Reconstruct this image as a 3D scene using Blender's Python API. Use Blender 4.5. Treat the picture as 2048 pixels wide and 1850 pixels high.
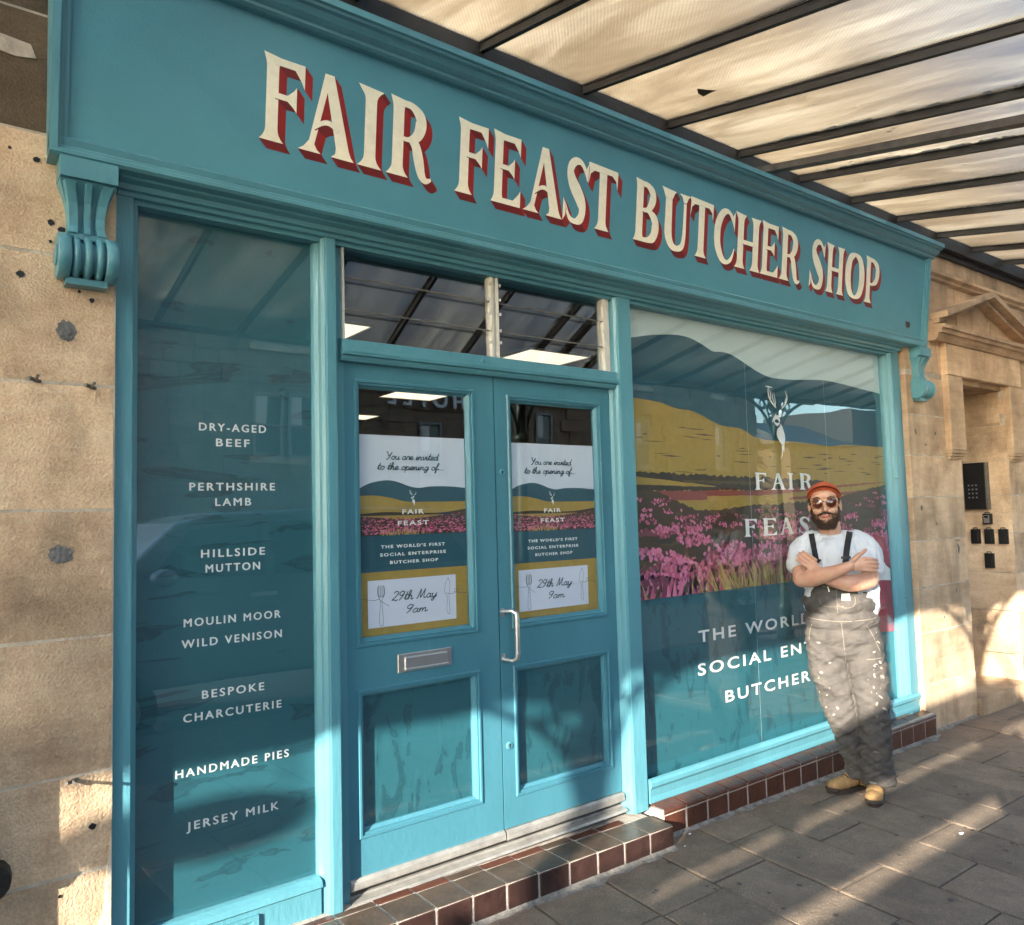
import bpy, bmesh, math, random
from mathutils import Vector, Matrix, noise
random.seed(7)
for o in list(bpy.data.objects): bpy.data.objects.remove(o)
scn = bpy.context.scene
COL = scn.collection
# ------------------------------------------------------------ camera, light, exposure
YAW, PIT, ROL = math.radians(37.089), math.radians(3.822), math.radians(-1.534)
Fw = Vector((math.sin(YAW)*math.cos(PIT), math.cos(YAW)*math.cos(PIT), math.sin(PIT)))
r0 = Vector((math.cos(YAW), -math.sin(YAW), 0)); u0 = r0.cross(Fw)
Rt = math.cos(ROL)*r0 + math.sin(ROL)*u0; Up = Rt.cross(Fw)
cam = bpy.data.cameras.new('camera'); camo = bpy.data.objects.new('camera', cam); COL.objects.link(camo)
Mx = Matrix((Rt, Up, -Fw)).transposed().to_4x4(); Mx.translation = Vector((0, -2.75, 1.65))
camo.matrix_world = Mx
cam.lens = 36*1561.2/2048; cam.sensor_width = 36; cam.clip_start = 0.05; cam.clip_end = 2000
scn.camera = camo
SUN = Vector((2.0, 1.0, -0.70)).normalized()
w = bpy.data.worlds.new('World'); scn.world = w; w.use_nodes = True
nt = w.node_tree; bg = nt.nodes['Background']
sky = nt.nodes.new('ShaderNodeTexSky'); sky.sky_type = 'NISHITA'; sky.sun_disc = False; sky.dust_density = 0.4; sky.ozone_density = 3.2; sky.air_density = 1.2
sky.sun_elevation = math.asin(-SUN.z); sky.sun_rotation = math.atan2(-SUN.x, -SUN.y) % (2*math.pi)
nt.links.new(sky.outputs[0], bg.inputs[0]); bg.inputs[1].default_value = 0.15
sl = bpy.data.lights.new('sun', 'SUN'); sl.energy = 2.9; sl.angle = math.radians(0.45); sl.color = (1, 0.93, 0.80)
so = bpy.data.objects.new('sun', sl); so.rotation_euler = SUN.to_track_quat('-Z', 'Y').to_euler(); COL.objects.link(so)
scn.view_settings.view_transform = 'Standard'; scn.view_settings.look = 'None'; scn.view_settings.gamma = 1
scn.view_settings.exposure = 2.72
scn.render.engine = 'CYCLES'
scn.cycles.max_bounces = 8; scn.cycles.transparent_max_bounces = 16

# ------------------------------------------------------------ materials
def mat(name, col, rough=.6, metal=0., var=.0, vscale=4., vcol=None, bump=0., bscale=60., spec=.5, coord='Object', stretch=(1,1,1), detail=6):
    m = bpy.data.materials.new(name); m.use_nodes = True; t = m.node_tree; N = t.nodes; L = t.links
    b = N['Principled BSDF']; b.inputs['Roughness'].default_value = rough; b.inputs['Metallic'].default_value = metal
    b.inputs['Specular IOR Level'].default_value = spec
    b.inputs['Base Color'].default_value = (*col, 1)
    tc = N.new('ShaderNodeTexCoord'); mp = N.new('ShaderNodeMapping'); mp.inputs['Scale'].default_value = stretch
    geo = N.new('ShaderNodeNewGeometry')
    L.new(geo.outputs['Position'] if coord == 'World' else tc.outputs['Object'], mp.inputs[0])
    if var > 0:
        n = N.new('ShaderNodeTexNoise'); n.inputs['Scale'].default_value = vscale; n.inputs['Detail'].default_value = detail
        n.inputs['Roughness'].default_value = .65
        L.new(mp.outputs[0], n.inputs['Vector'])
        r = N.new('ShaderNodeValToRGB'); r.color_ramp.elements[0].position = .3; r.color_ramp.elements[1].position = .72
        vc = vcol or tuple(c*(1-var) for c in col)
        r.color_ramp.elements[0].color = (*vc, 1); r.color_ramp.elements[1].color = (*[min(1, c*(1+var*.35)) for c in col], 1)
        L.new(n.outputs['Fac'], r.inputs[0]); L.new(r.outputs[0], b.inputs['Base Color'])
    if bump > 0:
        n2 = N.new('ShaderNodeTexNoise'); n2.inputs['Scale'].default_value = bscale; n2.inputs['Detail'].default_value = 5
        L.new(mp.outputs[0], n2.inputs['Vector'])
        bp = N.new('ShaderNodeBump'); bp.inputs['Strength'].default_value = bump; bp.inputs['Distance'].default_value = .01
        L.new(n2.outputs['Fac'], bp.inputs['Height']); L.new(bp.outputs[0], b.inputs['Normal'])
    return m

def nodes_of(m): return m.node_tree.nodes, m.node_tree.links, m.node_tree.nodes['Principled BSDF']

PAINT = mat('teal_gloss_paint', (.092, .275, .335), .33, var=.16, vscale=3, bump=.22, bscale=60, coord='World', stretch=(1, 1, .22))
PAINT_BOARD = mat('teal_signboard_paint', (.078, .275, .345), .42, var=.12, vscale=2.2, bump=.10, bscale=120, coord='World')
def stone_mat(name, c1, c2, c3):
    m = mat(name, c1, .9); N, L, b = nodes_of(m)
    geo = N.new('ShaderNodeNewGeometry'); oi = N.new('ShaderNodeObjectInfo')
    n1 = N.new('ShaderNodeTexNoise'); n1.inputs['Scale'].default_value = 1.7; n1.inputs['Detail'].default_value = 9; n1.inputs['Roughness'].default_value = .68
    mp = N.new('ShaderNodeMapping'); mp.inputs['Scale'].default_value = (1, 1, 1.2)
    addv = N.new('ShaderNodeVectorMath'); addv.operation = 'ADD'
    L.new(geo.outputs['Position'], addv.inputs[0]); 
    mulv = N.new('ShaderNodeVectorMath'); mulv.operation = 'SCALE'; mulv.inputs['Scale'].default_value = 7.0
    cmb = N.new('ShaderNodeCombineXYZ'); L.new(oi.outputs['Random'], cmb.inputs[0]); L.new(oi.outputs['Random'], cmb.inputs[2])
    L.new(cmb.outputs[0], mulv.inputs[0]); L.new(mulv.outputs[0], addv.inputs[1])
    L.new(addv.outputs[0], mp.inputs[0]); L.new(mp.outputs[0], n1.inputs['Vector'])
    r = N.new('ShaderNodeValToRGB'); e = r.color_ramp.elements
    e[0].position = .28; e[0].color = (*c3, 1); e[1].position = .75; e[1].color = (*c1, 1)
    k = e.new(.5); k.color = (*c2, 1)
    L.new(n1.outputs['Fac'], r.inputs[0])
    # grain specks
    n2 = N.new('ShaderNodeTexNoise'); n2.inputs['Scale'].default_value = 140; n2.inputs['Detail'].default_value = 4
    L.new(geo.outputs['Position'], n2.inputs['Vector'])
    mx = N.new('ShaderNodeMix'); mx.data_type = 'RGBA'; mx.blend_type = 'OVERLAY'; mx.inputs[0].default_value = .42
    L.new(r.outputs[0], mx.inputs[6]); L.new(n2.outputs['Fac'], mx.inputs[7])
    # per block tone
    hv = N.new('ShaderNodeHueSaturation'); mr = N.new('ShaderNodeMapRange'); mr.inputs[3].default_value = .82; mr.inputs[4].default_value = 1.12
    L.new(oi.outputs['Random'], mr.inputs[0]); L.new(mr.outputs[0], hv.inputs['Value']); L.new(mx.outputs[2], hv.inputs['Color'])
    # fine bedding lines / tool marks
    mp2 = N.new('ShaderNodeMapping'); mp2.inputs['Scale'].default_value = (2.2, 2.2, 11); mp2.inputs['Rotation'].default_value = (0, .2, 0)
    L.new(geo.outputs['Position'], mp2.inputs[0]); n3 = N.new('ShaderNodeTexNoise'); n3.inputs['Scale'].default_value = 2; n3.inputs['Detail'].default_value = 7
    L.new(mp2.outputs[0], n3.inputs['Vector'])
    mx2 = N.new('ShaderNodeMix'); mx2.data_type = 'RGBA'; mx2.blend_type = 'OVERLAY'; mx2.inputs[0].default_value = .28
    L.new(hv.outputs[0], mx2.inputs[6]); L.new(n3.outputs['Fac'], mx2.inputs[7])
    n5 = N.new('ShaderNodeTexNoise'); n5.inputs['Scale'].default_value = 1.1; n5.inputs['Detail'].default_value = 8; n5.inputs['Roughness'].default_value = .6; n5.inputs['Distortion'].default_value = .6
    mp5 = N.new('ShaderNodeMapping'); mp5.inputs['Scale'].default_value = (2.6, 2.6, 1.0); mp5.inputs['Location'].default_value = (3, 1, 5); L.new(geo.outputs['Position'], mp5.inputs[0]); L.new(mp5.outputs[0], n5.inputs['Vector'])
    r5 = N.new('ShaderNodeValToRGB'); e5 = r5.color_ramp.elements; e5[0].position = .34; e5[0].color = (.58, .54, .50, 1); e5[1].position = .62; e5[1].color = (1.12, 1.06, 1.0, 1)
    k5 = e5.new(.48); k5.color = (.92, .84, .76, 1); L.new(n5.outputs['Fac'], r5.inputs[0])
    mx5 = N.new('ShaderNodeMix'); mx5.data_type = 'RGBA'; mx5.blend_type = 'MULTIPLY'; mx5.inputs[0].default_value = 1; L.new(mx2.outputs[2], mx5.inputs[6]); L.new(r5.outputs[0], mx5.inputs[7])
    L.new(mx5.outputs[2], b.inputs['Base Color'])
    ad = N.new('ShaderNodeMath'); ad.operation = 'ADD'; L.new(n2.outputs['Fac'], ad.inputs[0]); L.new(n3.outputs['Fac'], ad.inputs[1])
    ad2 = N.new('ShaderNodeMath'); ad2.operation = 'ADD'; L.new(ad.outputs[0], ad2.inputs[0]); L.new(n1.outputs['Fac'], ad2.inputs[1])
    bp = N.new('ShaderNodeBump'); bp.inputs['Strength'].default_value = .7; bp.inputs['Distance'].default_value = .007
    L.new(ad2.outputs[0], bp.inputs['Height']); L.new(bp.outputs[0], b.inputs['Normal'])
    return m
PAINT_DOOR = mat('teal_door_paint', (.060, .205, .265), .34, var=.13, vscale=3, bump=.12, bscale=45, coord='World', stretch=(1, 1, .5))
STONE = stone_mat('warm_sandstone', (.74, .61, .46), (.60, .465, .33), (.32, .225, .15))
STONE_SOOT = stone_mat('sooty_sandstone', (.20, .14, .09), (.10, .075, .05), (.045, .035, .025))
STONE_PALE = stone_mat('pale_dressed_stone', (.68, .53, .37), (.58, .44, .30), (.40, .29, .19))
MORTAR = mat('lime_mortar', (.58, .50, .40), .95, var=.5, vscale=9, bump=.5, bscale=90, coord='World')
RUBBLE = mat('rubble_core', (.23, .16, .11), .95, var=.5, vscale=12, bump=.6, bscale=50, coord='World')
TILE = mat('brown_quarry_tile', (.052, .026, .022), .34, var=.45, vscale=14, bump=.25, bscale=40, coord='World')
TILE_TOP = mat('brown_step_tile', (.085, .058, .040), .42, var=.5, vscale=10, bump=.25, bscale=60, coord='World')
TILE_RED = mat('red_brown_tile', (.105, .036, .022), .34, var=.42, vscale=13, bump=.3, bscale=50, coord='World')
GROUT = mat('pale_grout', (.46, .40, .34), .95, var=.35, vscale=30, bump=.5, bscale=120, coord='World')
BLACK_STEEL = mat('black_painted_steel', (.017, .014, .012), .55, var=.4, vscale=8, bump=.3, bscale=40, coord='World')
RUST_STEEL = mat('grey_weathered_steel', (.16, .14, .12), .6, var=.5, vscale=14, bump=.3, bscale=60, coord='World')
IRON = mat('dark_green_iron', (.020, .045, .038), .45, bump=.2, bscale=30)
ALU = mat('brushed_aluminium', (.62, .62, .64), .34, metal=.9, bump=.08, bscale=200)
WHITE_ALU = mat('old_white_frame', (.66, .63, .56), .5, var=.15, vscale=30)
BRASS = mat('pale_weather_bar', (.44, .42, .39), .38, metal=.45, var=.35, vscale=16, coord='World')
WHITE = mat('white_vinyl', (.78, .80, .78), .5)
CREAM = mat('cream_sign_enamel', (.93, .88, .68), .45, var=.10, vscale=40, bump=.06, bscale=160)
RED = mat('red_letter_shade', (.30, .010, .008), .45, var=.2, vscale=30)
RED_DK = mat('dark_red_letter_shade', (.16, .008, .008), .45, var=.2, vscale=30)
BLACK = mat('black_plastic', (.012, .012, .013), .4)
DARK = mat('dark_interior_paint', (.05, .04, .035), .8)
CEIL = mat('ceiling_board', (.42, .40, .37), .8)
INNER = mat('interior_wall_plaster', (.22, .16, .11), .8, var=.3, vscale=3)
def flat(name, c, rough=.5, var=0., vs=20): return mat('print_'+name, c, rough, var=var, vscale=vs, coord='World')

def emis(name, c, s):
    m = bpy.data.materials.new(name); m.use_nodes = True; N = m.node_tree.nodes
    b = N['Principled BSDF']; b.inputs['Emission Color'].default_value = (*c, 1); b.inputs['Emission Strength'].default_value = s
    b.inputs['Base Color'].default_value = (.8, .8, .8, 1); return m
PANEL = emis('lit_led_diffuser', (1, .86, .62), .24)

def glass_mat(name, k=1.7, wav=.02, tint=(1, 1, 1)):
    m = bpy.data.materials.new(name); m.use_nodes = True; t = m.node_tree; N = t.nodes; L = t.links
    N.remove(N['Principled BSDF']); out = N['Material Output']
    tr = N.new('ShaderNodeBsdfTransparent'); tr.inputs[0].default_value = (*tint, 1)
    gl = N.new('ShaderNodeBsdfGlossy'); gl.inputs['Roughness'].default_value = .004; gl.inputs[0].default_value = (.95, 1, 1, 1)
    g0 = N.new('ShaderNodeNewGeometry'); dt = N.new('ShaderNodeVectorMath'); dt.operation = 'DOT_PRODUCT'
    L.new(g0.outputs['Incoming'], dt.inputs[0]); L.new(g0.outputs['Normal'], dt.inputs[1])
    def mth(op, a, b_):
        n_ = N.new('ShaderNodeMath'); n_.operation = op
        for i_, v_ in enumerate((a, b_)):
            if v_ is None: continue
            if isinstance(v_, (int, float)): n_.inputs[i_].default_value = v_
            else: L.new(v_, n_.inputs[i_])
        return n_.outputs[0]
    ab = mth('ABSOLUTE', dt.outputs['Value'], None); om = mth('SUBTRACT', 1.0, ab); p5 = mth('POWER', om, 5.0)
    mu = N.new('ShaderNodeMath'); mu.operation = 'MULTIPLY'; mu.inputs[1].default_value = k; mu.use_clamp = True
    L.new(mth('ADD', mth('MULTIPLY', p5, .96), .04), mu.inputs[0])
    mx = N.new('ShaderNodeMixShader'); L.new(mu.outputs[0], mx.inputs[0]); L.new(tr.outputs[0], mx.inputs[1]); L.new(gl.outputs[0], mx.inputs[2])
    geo = N.new('ShaderNodeNewGeometry'); n = N.new('ShaderNodeTexNoise'); n.inputs['Scale'].default_value = 1.6; n.inputs['Detail'].default_value = 1
    L.new(geo.outputs['Position'], n.inputs['Vector'])
    bp = N.new('ShaderNodeBump'); bp.inputs['Strength'].default_value = wav; bp.inputs['Distance'].default_value = .05
    L.new(n.outputs['Fac'], bp.inputs['Height']); L.new(bp.outputs[0], gl.inputs['Normal'])
    L.new(mx.outputs[0], out.inputs[0]); return m
GLASS = glass_mat('window_glass', 1.2, .03)
LOUVRE = glass_mat('louvre_glass', 2.3, .02)
CARGLASS = glass_mat('car_glass', 1.5, 0, (.25, .28, .28))

def canopy_glass():
    m = bpy.data.materials.new('wired_canopy_glass'); m.use_nodes = True; t = m.node_tree; N = t.nodes; L = t.links
    N.remove(N['Principled BSDF']); out = N['Material Output']
    geo = N.new('ShaderNodeNewGeometry'); oi = N.new('ShaderNodeObjectInfo')
    tr = N.new('ShaderNodeBsdfTransparent'); tl = N.new('ShaderNodeBsdfTranslucent'); df = N.new('ShaderNodeBsdfDiffuse'); gl = N.new('ShaderNodeBsdfGlossy')
    gl.inputs['Roughness'].default_value = .18
    # blotchy dirt, wide runs along the slope
    mp = N.new('ShaderNodeMapping'); mp.inputs['Scale'].default_value = (3.2, .55, 1); L.new(geo.outputs['Position'], mp.inputs[0])
    n = N.new('ShaderNodeTexNoise'); n.inputs['Scale'].default_value = 1.5; n.inputs['Detail'].default_value = 10; n.inputs['Roughness'].default_value = .72; n.inputs['Distortion'].default_value = .5
    L.new(mp.outputs[0], n.inputs['Vector'])
    r = N.new('ShaderNodeValToRGB'); e = r.color_ramp.elements
    e[0].position = .36; e[0].color = (.10, .065, .03, 1); e[1].position = .66; e[1].color = (.85, .74, .53, 1); q = e.new(.5); q.color = (.38, .30, .18, 1)
    L.new(n.outputs['Fac'], r.inputs[0])
    # embossed diagonal pattern
    mp2 = N.new('ShaderNodeMapping'); mp2.inputs['Rotation'].default_value = (0, 0, .75); mp2.inputs['Scale'].default_value = (1, 1, 1)
    L.new(geo.outputs['Position'], mp2.inputs[0])
    wv = N.new('ShaderNodeTexWave'); wv.inputs['Scale'].default_value = 24; wv.inputs['Distortion'].default_value = 1.5; wv.inputs['Detail'].default_value = 2
    L.new(mp2.outputs[0], wv.inputs['Vector'])
    mr = N.new('ShaderNodeMapRange'); mr.inputs[3].default_value = .78; mr.inputs[4].default_value = 1.10
    L.new(wv.outputs['Fac'], mr.inputs[0])
    mu = N.new('ShaderNodeVectorMath'); mu.operation = 'SCALE'; L.new(r.outputs[0], mu.inputs[0]); L.new(mr.outputs[0], mu.inputs['Scale'])
    hv = N.new('ShaderNodeHueSaturation'); m3 = N.new('ShaderNodeMapRange'); m3.inputs[3].default_value = .62; m3.inputs[4].default_value = 1.12
    L.new(oi.outputs['Random'], m3.inputs[0]); L.new(m3.outputs[0], hv.inputs['Value']); L.new(mu.outputs[0], hv.inputs['Color'])
    L.new(hv.outputs[0], tl.inputs[0]); L.new(hv.outputs[0], df.inputs[0])
    tr.inputs[0].default_value = (1, .97, .92, 1)
    bp = N.new('ShaderNodeBump'); bp.inputs['Strength'].default_value = .5; bp.inputs['Distance'].default_value = .004
    L.new(wv.outputs['Fac'], bp.inputs['Height']); L.new(bp.outputs[0], gl.inputs['Normal']); L.new(bp.outputs[0], tl.inputs['Normal'])
    rf = N.new('ShaderNodeBsdfRefraction'); rf.inputs['IOR'].default_value = 1.25; rf.inputs['Roughness'].default_value = .6; rf.inputs[0].default_value = (1, .98, .94, 1)
    a0 = N.new('ShaderNodeMixShader'); a0.inputs[0].default_value = .78; L.new(tr.outputs[0], a0.inputs[1]); L.new(rf.outputs[0], a0.inputs[2])
    a = N.new('ShaderNodeMixShader'); a.inputs[0].default_value = .68; L.new(tl.outputs[0], a.inputs[1]); L.new(a0.outputs[0], a.inputs[2])
    b = N.new('ShaderNodeMixShader'); b.inputs[0].default_value = .12; L.new(a.outputs[0], b.inputs[1]); L.new(df.outputs[0], b.inputs[2])
    c = N.new('ShaderNodeMixShader'); c.inputs[0].default_value = .06; L.new(b.outputs[0], c.inputs[1]); L.new(gl.outputs[0], c.inputs[2])
    L.new(c.outputs[0], out.inputs[0]); return m
CANGLASS = canopy_glass()

def film_mat(name, col, stretch, thr, rot=0.):
    """self-adhesive vinyl with trapped air channels and creases"""
    m = mat(name, col, .45); N, L, b = nodes_of(m)
    geo = N.new('ShaderNodeNewGeometry'); mp = N.new('ShaderNodeMapping'); mp.inputs['Scale'].default_value = stretch; mp.inputs['Rotation'].default_value = (0, rot, 0)
    L.new(geo.outputs['Position'], mp.inputs[0])
    n = N.new('ShaderNodeTexNoise'); n.inputs['Scale'].default_value = 1.; n.inputs['Detail'].default_value = 4; n.inputs['Distortion'].default_value = .9
    L.new(mp.outputs[0], n.inputs['Vector'])
    r = N.new('ShaderNodeValToRGB'); e = r.color_ramp.elements
    e[0].position = thr; e[0].color = (1, 1, 1, 1); e[1].position = thr+.025; e[1].color = (.52, .56, .58, 1)
    k = e.new(thr+.06); k.color = (.80, .82, .84, 1)
    k = e.new(min(.99, thr+.09)); k.color = (.62, .66, .68, 1)
    L.new(n.outputs['Fac'], r.inputs[0])
    n2 = N.new('ShaderNodeTexNoise'); n2.inputs['Scale'].default_value = 260; L.new(geo.outputs['Position'], n2.inputs['Vector'])
    r2 = N.new('ShaderNodeMapRange'); r2.inputs[3].default_value = .82; r2.inputs[4].default_value = 1.18; L.new(n2.outputs['Fac'], r2.inputs[0])
    mx = N.new('ShaderNodeMix'); mx.data_type = 'RGBA'; mx.blend_type = 'MULTIPLY'; mx.inputs[0].default_value = 1
    mx.inputs[6].default_value = (*col, 1); L.new(r.outputs[0], mx.inputs[7])
    sc = N.new('ShaderNodeVectorMath'); sc.operation = 'SCALE'; L.new(mx.outputs[2], sc.inputs[0]); L.new(r2.outputs[0], sc.inputs['Scale'])
    L.new(sc.outputs[0], b.inputs['Base Color'])
    bp = N.new('ShaderNodeBump'); bp.inputs['Strength'].default_value = .35; bp.inputs['Distance'].default_value = .006
    L.new(n.outputs['Fac'], bp.inputs['Height']); L.new(bp.outputs[0], b.inputs['Normal'])
    return m
FILM = film_mat('teal_window_film', (.022, .115, .145), (2.4, 1, 12), .585, .12)
FILM_V = film_mat('teal_window_film_creased', (.024, .125, .155), (15, 1, 5), .575, .5)

# ------------------------------------------------------------ mesh helpers
class MB:
    def __init__(s): s.v = []; s.f = []; s.mi = []; s.m = 0; s.sm = []; s.smooth = False
    def add(s, vs, fs):
        b = len(s.v); s.v += [tuple(v) for v in vs]
        for f in fs: s.f.append([b+i for i in f]); s.mi.append(s.m); s.sm.append(s.smooth)
        return s
    def box(s, x0, x1, y0, y1, z0, z1, ch=0.):
        if ch <= 0:
            V = [(x, y, z) for z in (z0, z1) for y in (y0, y1) for x in (x0, x1)]
            return s.add(V, [(0, 2, 3, 1), (4, 5, 7, 6), (0, 1, 5, 4), (2, 6, 7, 3), (0, 4, 6, 2), (1, 3, 7, 5)])
        # chamfer on the four edges of the street-facing (-y) face
        V = [(x0, y1, z0), (x1, y1, z0), (x1, y1, z1), (x0, y1, z1), (x0, y0+ch, z0), (x1, y0+ch, z0), (x1, y0+ch, z1), (x0, y0+ch, z1),
             (x0+ch, y0, z0+ch), (x1-ch, y0, z0+ch), (x1-ch, y0, z1-ch), (x0+ch, y0, z1-ch)]
        return s.add(V, [(8, 9, 10, 11), (4, 5, 9, 8), (5, 6, 10, 9), (6, 7, 11, 10), (7, 4, 8, 11), (0, 1, 5, 4), (1, 2, 6, 5), (2, 3, 7, 6), (3, 0, 4, 7), (3, 2, 1, 0)])
    def prof_x(s, prof, x0, x1, caps=True):
        """profile of (y,z) points run along x"""
        n = len(prof); V = [(x0, y, z) for y, z in prof]+[(x1, y, z) for y, z in prof]
        F = [(i, (i+1) % n, n+(i+1) % n, n+i) for i in range(n)]
        if caps: F += [tuple(range(n))[::-1], tuple(range(n, 2*n))]
        return s.add(V, F)
    def prof_z(s, prof, z0, z1):
        n = len(prof); V = [(x, y, z0) for x, y in prof]+[(x, y, z1) for x, y in prof]
        F = [(i, (i+1) % n, n+(i+1) % n, n+i) for i in range(n)]+[tuple(range(n))[::-1], tuple(range(n, 2*n))]
        return s.add(V, F)
    def poly(s, pts, y, flip=False):
        """flat xz polygon at depth y facing the street"""
        return s.add([(x, y, z) for x, z in pts], [tuple(range(len(pts)))])
    def slab(s, pts, y0, y1):
        n = len(pts); V = [(x, y0, z) for x, z in pts]+[(x, y1, z) for x, z in pts]
        return s.add(V, [tuple(range(n)), tuple(range(n, 2*n))[::-1]]+[(i, n+i, n+(i+1) % n, (i+1) % n) for i in range(n)])
    def tube(s, pts, r, seg=8, caps=True, smooth=True):
        pts = [Vector(p) for p in pts]; n = len(pts); rs = r if isinstance(r, (list, tuple)) else [r]*n
        V = []; up = None
        for i, p in enumerate(pts):
            d = (pts[min(i+1, n-1)]-pts[max(i-1, 0)]).normalized()
            if up is None:
                up = Vector((0, 0, 1)) if abs(d.z) < .9 else Vector((1, 0, 0))
            a = d.cross(up).normalized(); b = a.cross(d).normalized(); up = b
            for k in range(seg):
                t = 2*math.pi*k/seg; V.append(p+rs[i]*(math.cos(t)*a+math.sin(t)*b))
        F = [(i*seg+k, i*seg+(k+1) % seg, (i+1)*seg+(k+1) % seg, (i+1)*seg+k) for i in range(n-1) for k in range(seg)]
        o = s.smooth; s.smooth = smooth; s.add(V, F); s.smooth = o
        if caps: s.add(V[:seg], [tuple(range(seg))]); s.add(V[-seg:], [tuple(range(seg))[::-1]])
        return s
    def ell(s, c, r, seg=16, rings=10, M=None):
        V = []; c = Vector(c)
        for i in range(rings+1):
            ph = math.pi*i/rings
            for k in range(seg):
                t = 2*math.pi*k/seg
                p = Vector((r[0]*math.sin(ph)*math.cos(t), r[1]*math.sin(ph)*math.sin(t), r[2]*math.cos(ph)))
                if M is not None: p = M @ p
                V.append(c+p)
        F = [(i*seg+k, (i+1)*seg+k, (i+1)*seg+(k+1) % seg, i*seg+(k+1) % seg) for i in range(rings) for k in range(seg)]
        o = s.smooth; s.smooth = True; s.add(V, F); s.smooth = o; return s
    def mesh(s, name, mats):
        me = bpy.data.meshes.new(name); me.from_pydata(s.v, [], s.f)
        for m in mats: me.materials.append(m)
        me.polygons.foreach_set('material_index', s.mi); me.polygons.foreach_set('use_smooth', s.sm)
        me.update(); return me
    def build(s, name, mats, parent=None, fix=True):
        if not isinstance(mats, (list, tuple)): mats = [mats]
        me = s.mesh(name, mats)
        if fix:
            bm = bmesh.new(); bm.from_mesh(me); bmesh.ops.recalc_face_normals(bm, faces=bm.faces); bm.to_mesh(me); bm.free()
        o = bpy.data.objects.new(name, me); COL.objects.link(o); o.parent = parent; return o
def B(*a, **k): return MB().box(*a, **k)
def thing(name, label, cat, loc=(0, 0, 0), group=None):
    o = bpy.data.objects.new(name, None); o.empty_display_size = .1; COL.objects.link(o); o.location = loc
    o['label'] = label; o['category'] = cat
    if group: o['group'] = group
    return o
def tag(o, label, cat, group=None):
    o['label'] = label; o['category'] = cat
    if group: o['group'] = group
    return o
def struct(o): o['kind'] = 'structure'; return o
def inst(src, name, parent, loc=(0, 0, 0), rot=None, scale=None):
    c = bpy.data.objects.new(name, src.data); COL.objects.link(c); c.parent = parent; c.location = loc
    if rot: c.rotation_euler = rot
    if scale: c.scale = scale
    return c
def text_obj(txt, x0, x1, zb, zt, y, m, parent, name='lettering', rot=0., space=1.15, bold=.012, shear=0., label=None, thick=0.):
    cu = bpy.data.curves.new('t', 'FONT'); cu.body = txt; cu.space_character = space; cu.offset = bold; cu.shear = shear; cu.size = 1; cu.resolution_u = 3
    o = bpy.data.objects.new('t', cu); COL.objects.link(o); dg = bpy.context.evaluated_depsgraph_get()
    me = bpy.data.meshes.new_from_object(o.evaluated_get(dg)); bpy.data.objects.remove(o); bpy.data.curves.remove(cu)
    xs = [v.co.x for v in me.vertices]; ys = [v.co.y for v in me.vertices if True]
    a, b_, c, d = min(xs), max(xs), 0., .70
    for v in me.vertices:
        X = x0+(v.co.x-a)/(b_-a)*(x1-x0); Z = zb+(v.co.y-c)/(d-c)*(zt-zb)
        v.co = (X, y, Z+rot*(X-(x0+x1)/2))
    if thick:
        bm = bmesh.new(); bm.from_mesh(me); g0 = list(bm.verts)+list(bm.edges)+list(bm.faces)
        for q_, (sx_, sz_) in enumerate(((thick, 0), (-thick, 0), (0, thick*.6), (0, -thick*.6))):
            d_ = bmesh.ops.duplicate(bm, geom=g0)['geom']
            for v in [e for e in d_ if isinstance(e, bmesh.types.BMVert)]: v.co += Vector((sx_, .00004*(q_+1), sz_))
        bm.to_mesh(me); bm.free()
    me.materials.clear(); me.materials.append(m); me.name = name
    o = bpy.data.objects.new(name, me); COL.objects.link(o); o.parent = parent
    if label: o['label'] = label
    return o
def cr(pts, n=6):
    """Catmull-Rom through tuples of any length"""
    out = []; P = [pts[0]]+list(pts)+[pts[-1]]
    for i in range(1, len(P)-2):
        for k in range(n):
            t = k/n
            out.append(tuple(.5*((2*b)+(-a+c)*t+(2*a-5*b+4*c-d)*t*t+(-a+3*b-3*c+d)*t**3) for a, b, c, d in zip(P[i-1], P[i], P[i+1], P[i+2])))
    out.append(tuple(pts[-1])); return out
def ribbon_poly(pts, n=6, smooth=True):
    """(x,z,w) centreline -> left and right edges"""
    P = cr(pts, n) if smooth else pts; L = []; R = []
    for i, (x, z, w_) in enumerate(P):
        a = P[max(i-1, 0)]; b = P[min(i+1, len(P)-1)]; dx, dz = b[0]-a[0], b[1]-a[1]; l = math.hypot(dx, dz) or 1
        nx, nz = -dz/l*w_/2, dx/l*w_/2; L.append((x+nx, z+nz)); R.append((x-nx, z-nz))
    return L, R

# ------------------------------------------------------------ setting: ground, road, kerb
def gz(x): return .045+.014*(5.6-x)
PAVE = mat('paving_sandstone', (.240, .176, .124), .85, var=.38, vscale=6, bump=.5, bscale=70, coord='World')
ASPH = mat('asphalt', (.05, .048, .046), .9, var=.3, vscale=20, bump=.5, bscale=120, coord='World')
N, L, b = nodes_of(PAVE)
oi = N.new('ShaderNodeObjectInfo'); mr = N.new('ShaderNodeMapRange'); mr.inputs[3].default_value = .88; mr.inputs[4].default_value = 1.12; L.new(oi.outputs['Random'], mr.inputs[0])
hv = N.new('ShaderNodeHueSaturation'); src = b.inputs['Base Color'].links[0].from_socket
n2 = N.new('ShaderNodeTexNoise'); n2.inputs['Scale'].default_value = 170; g_ = N.new('ShaderNodeNewGeometry'); L.new(g_.outputs['Position'], n2.inputs['Vector'])
mx = N.new('ShaderNodeMix'); mx.data_type = 'RGBA'; mx.blend_type = 'OVERLAY'; mx.inputs[0].default_value = .7
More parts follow.
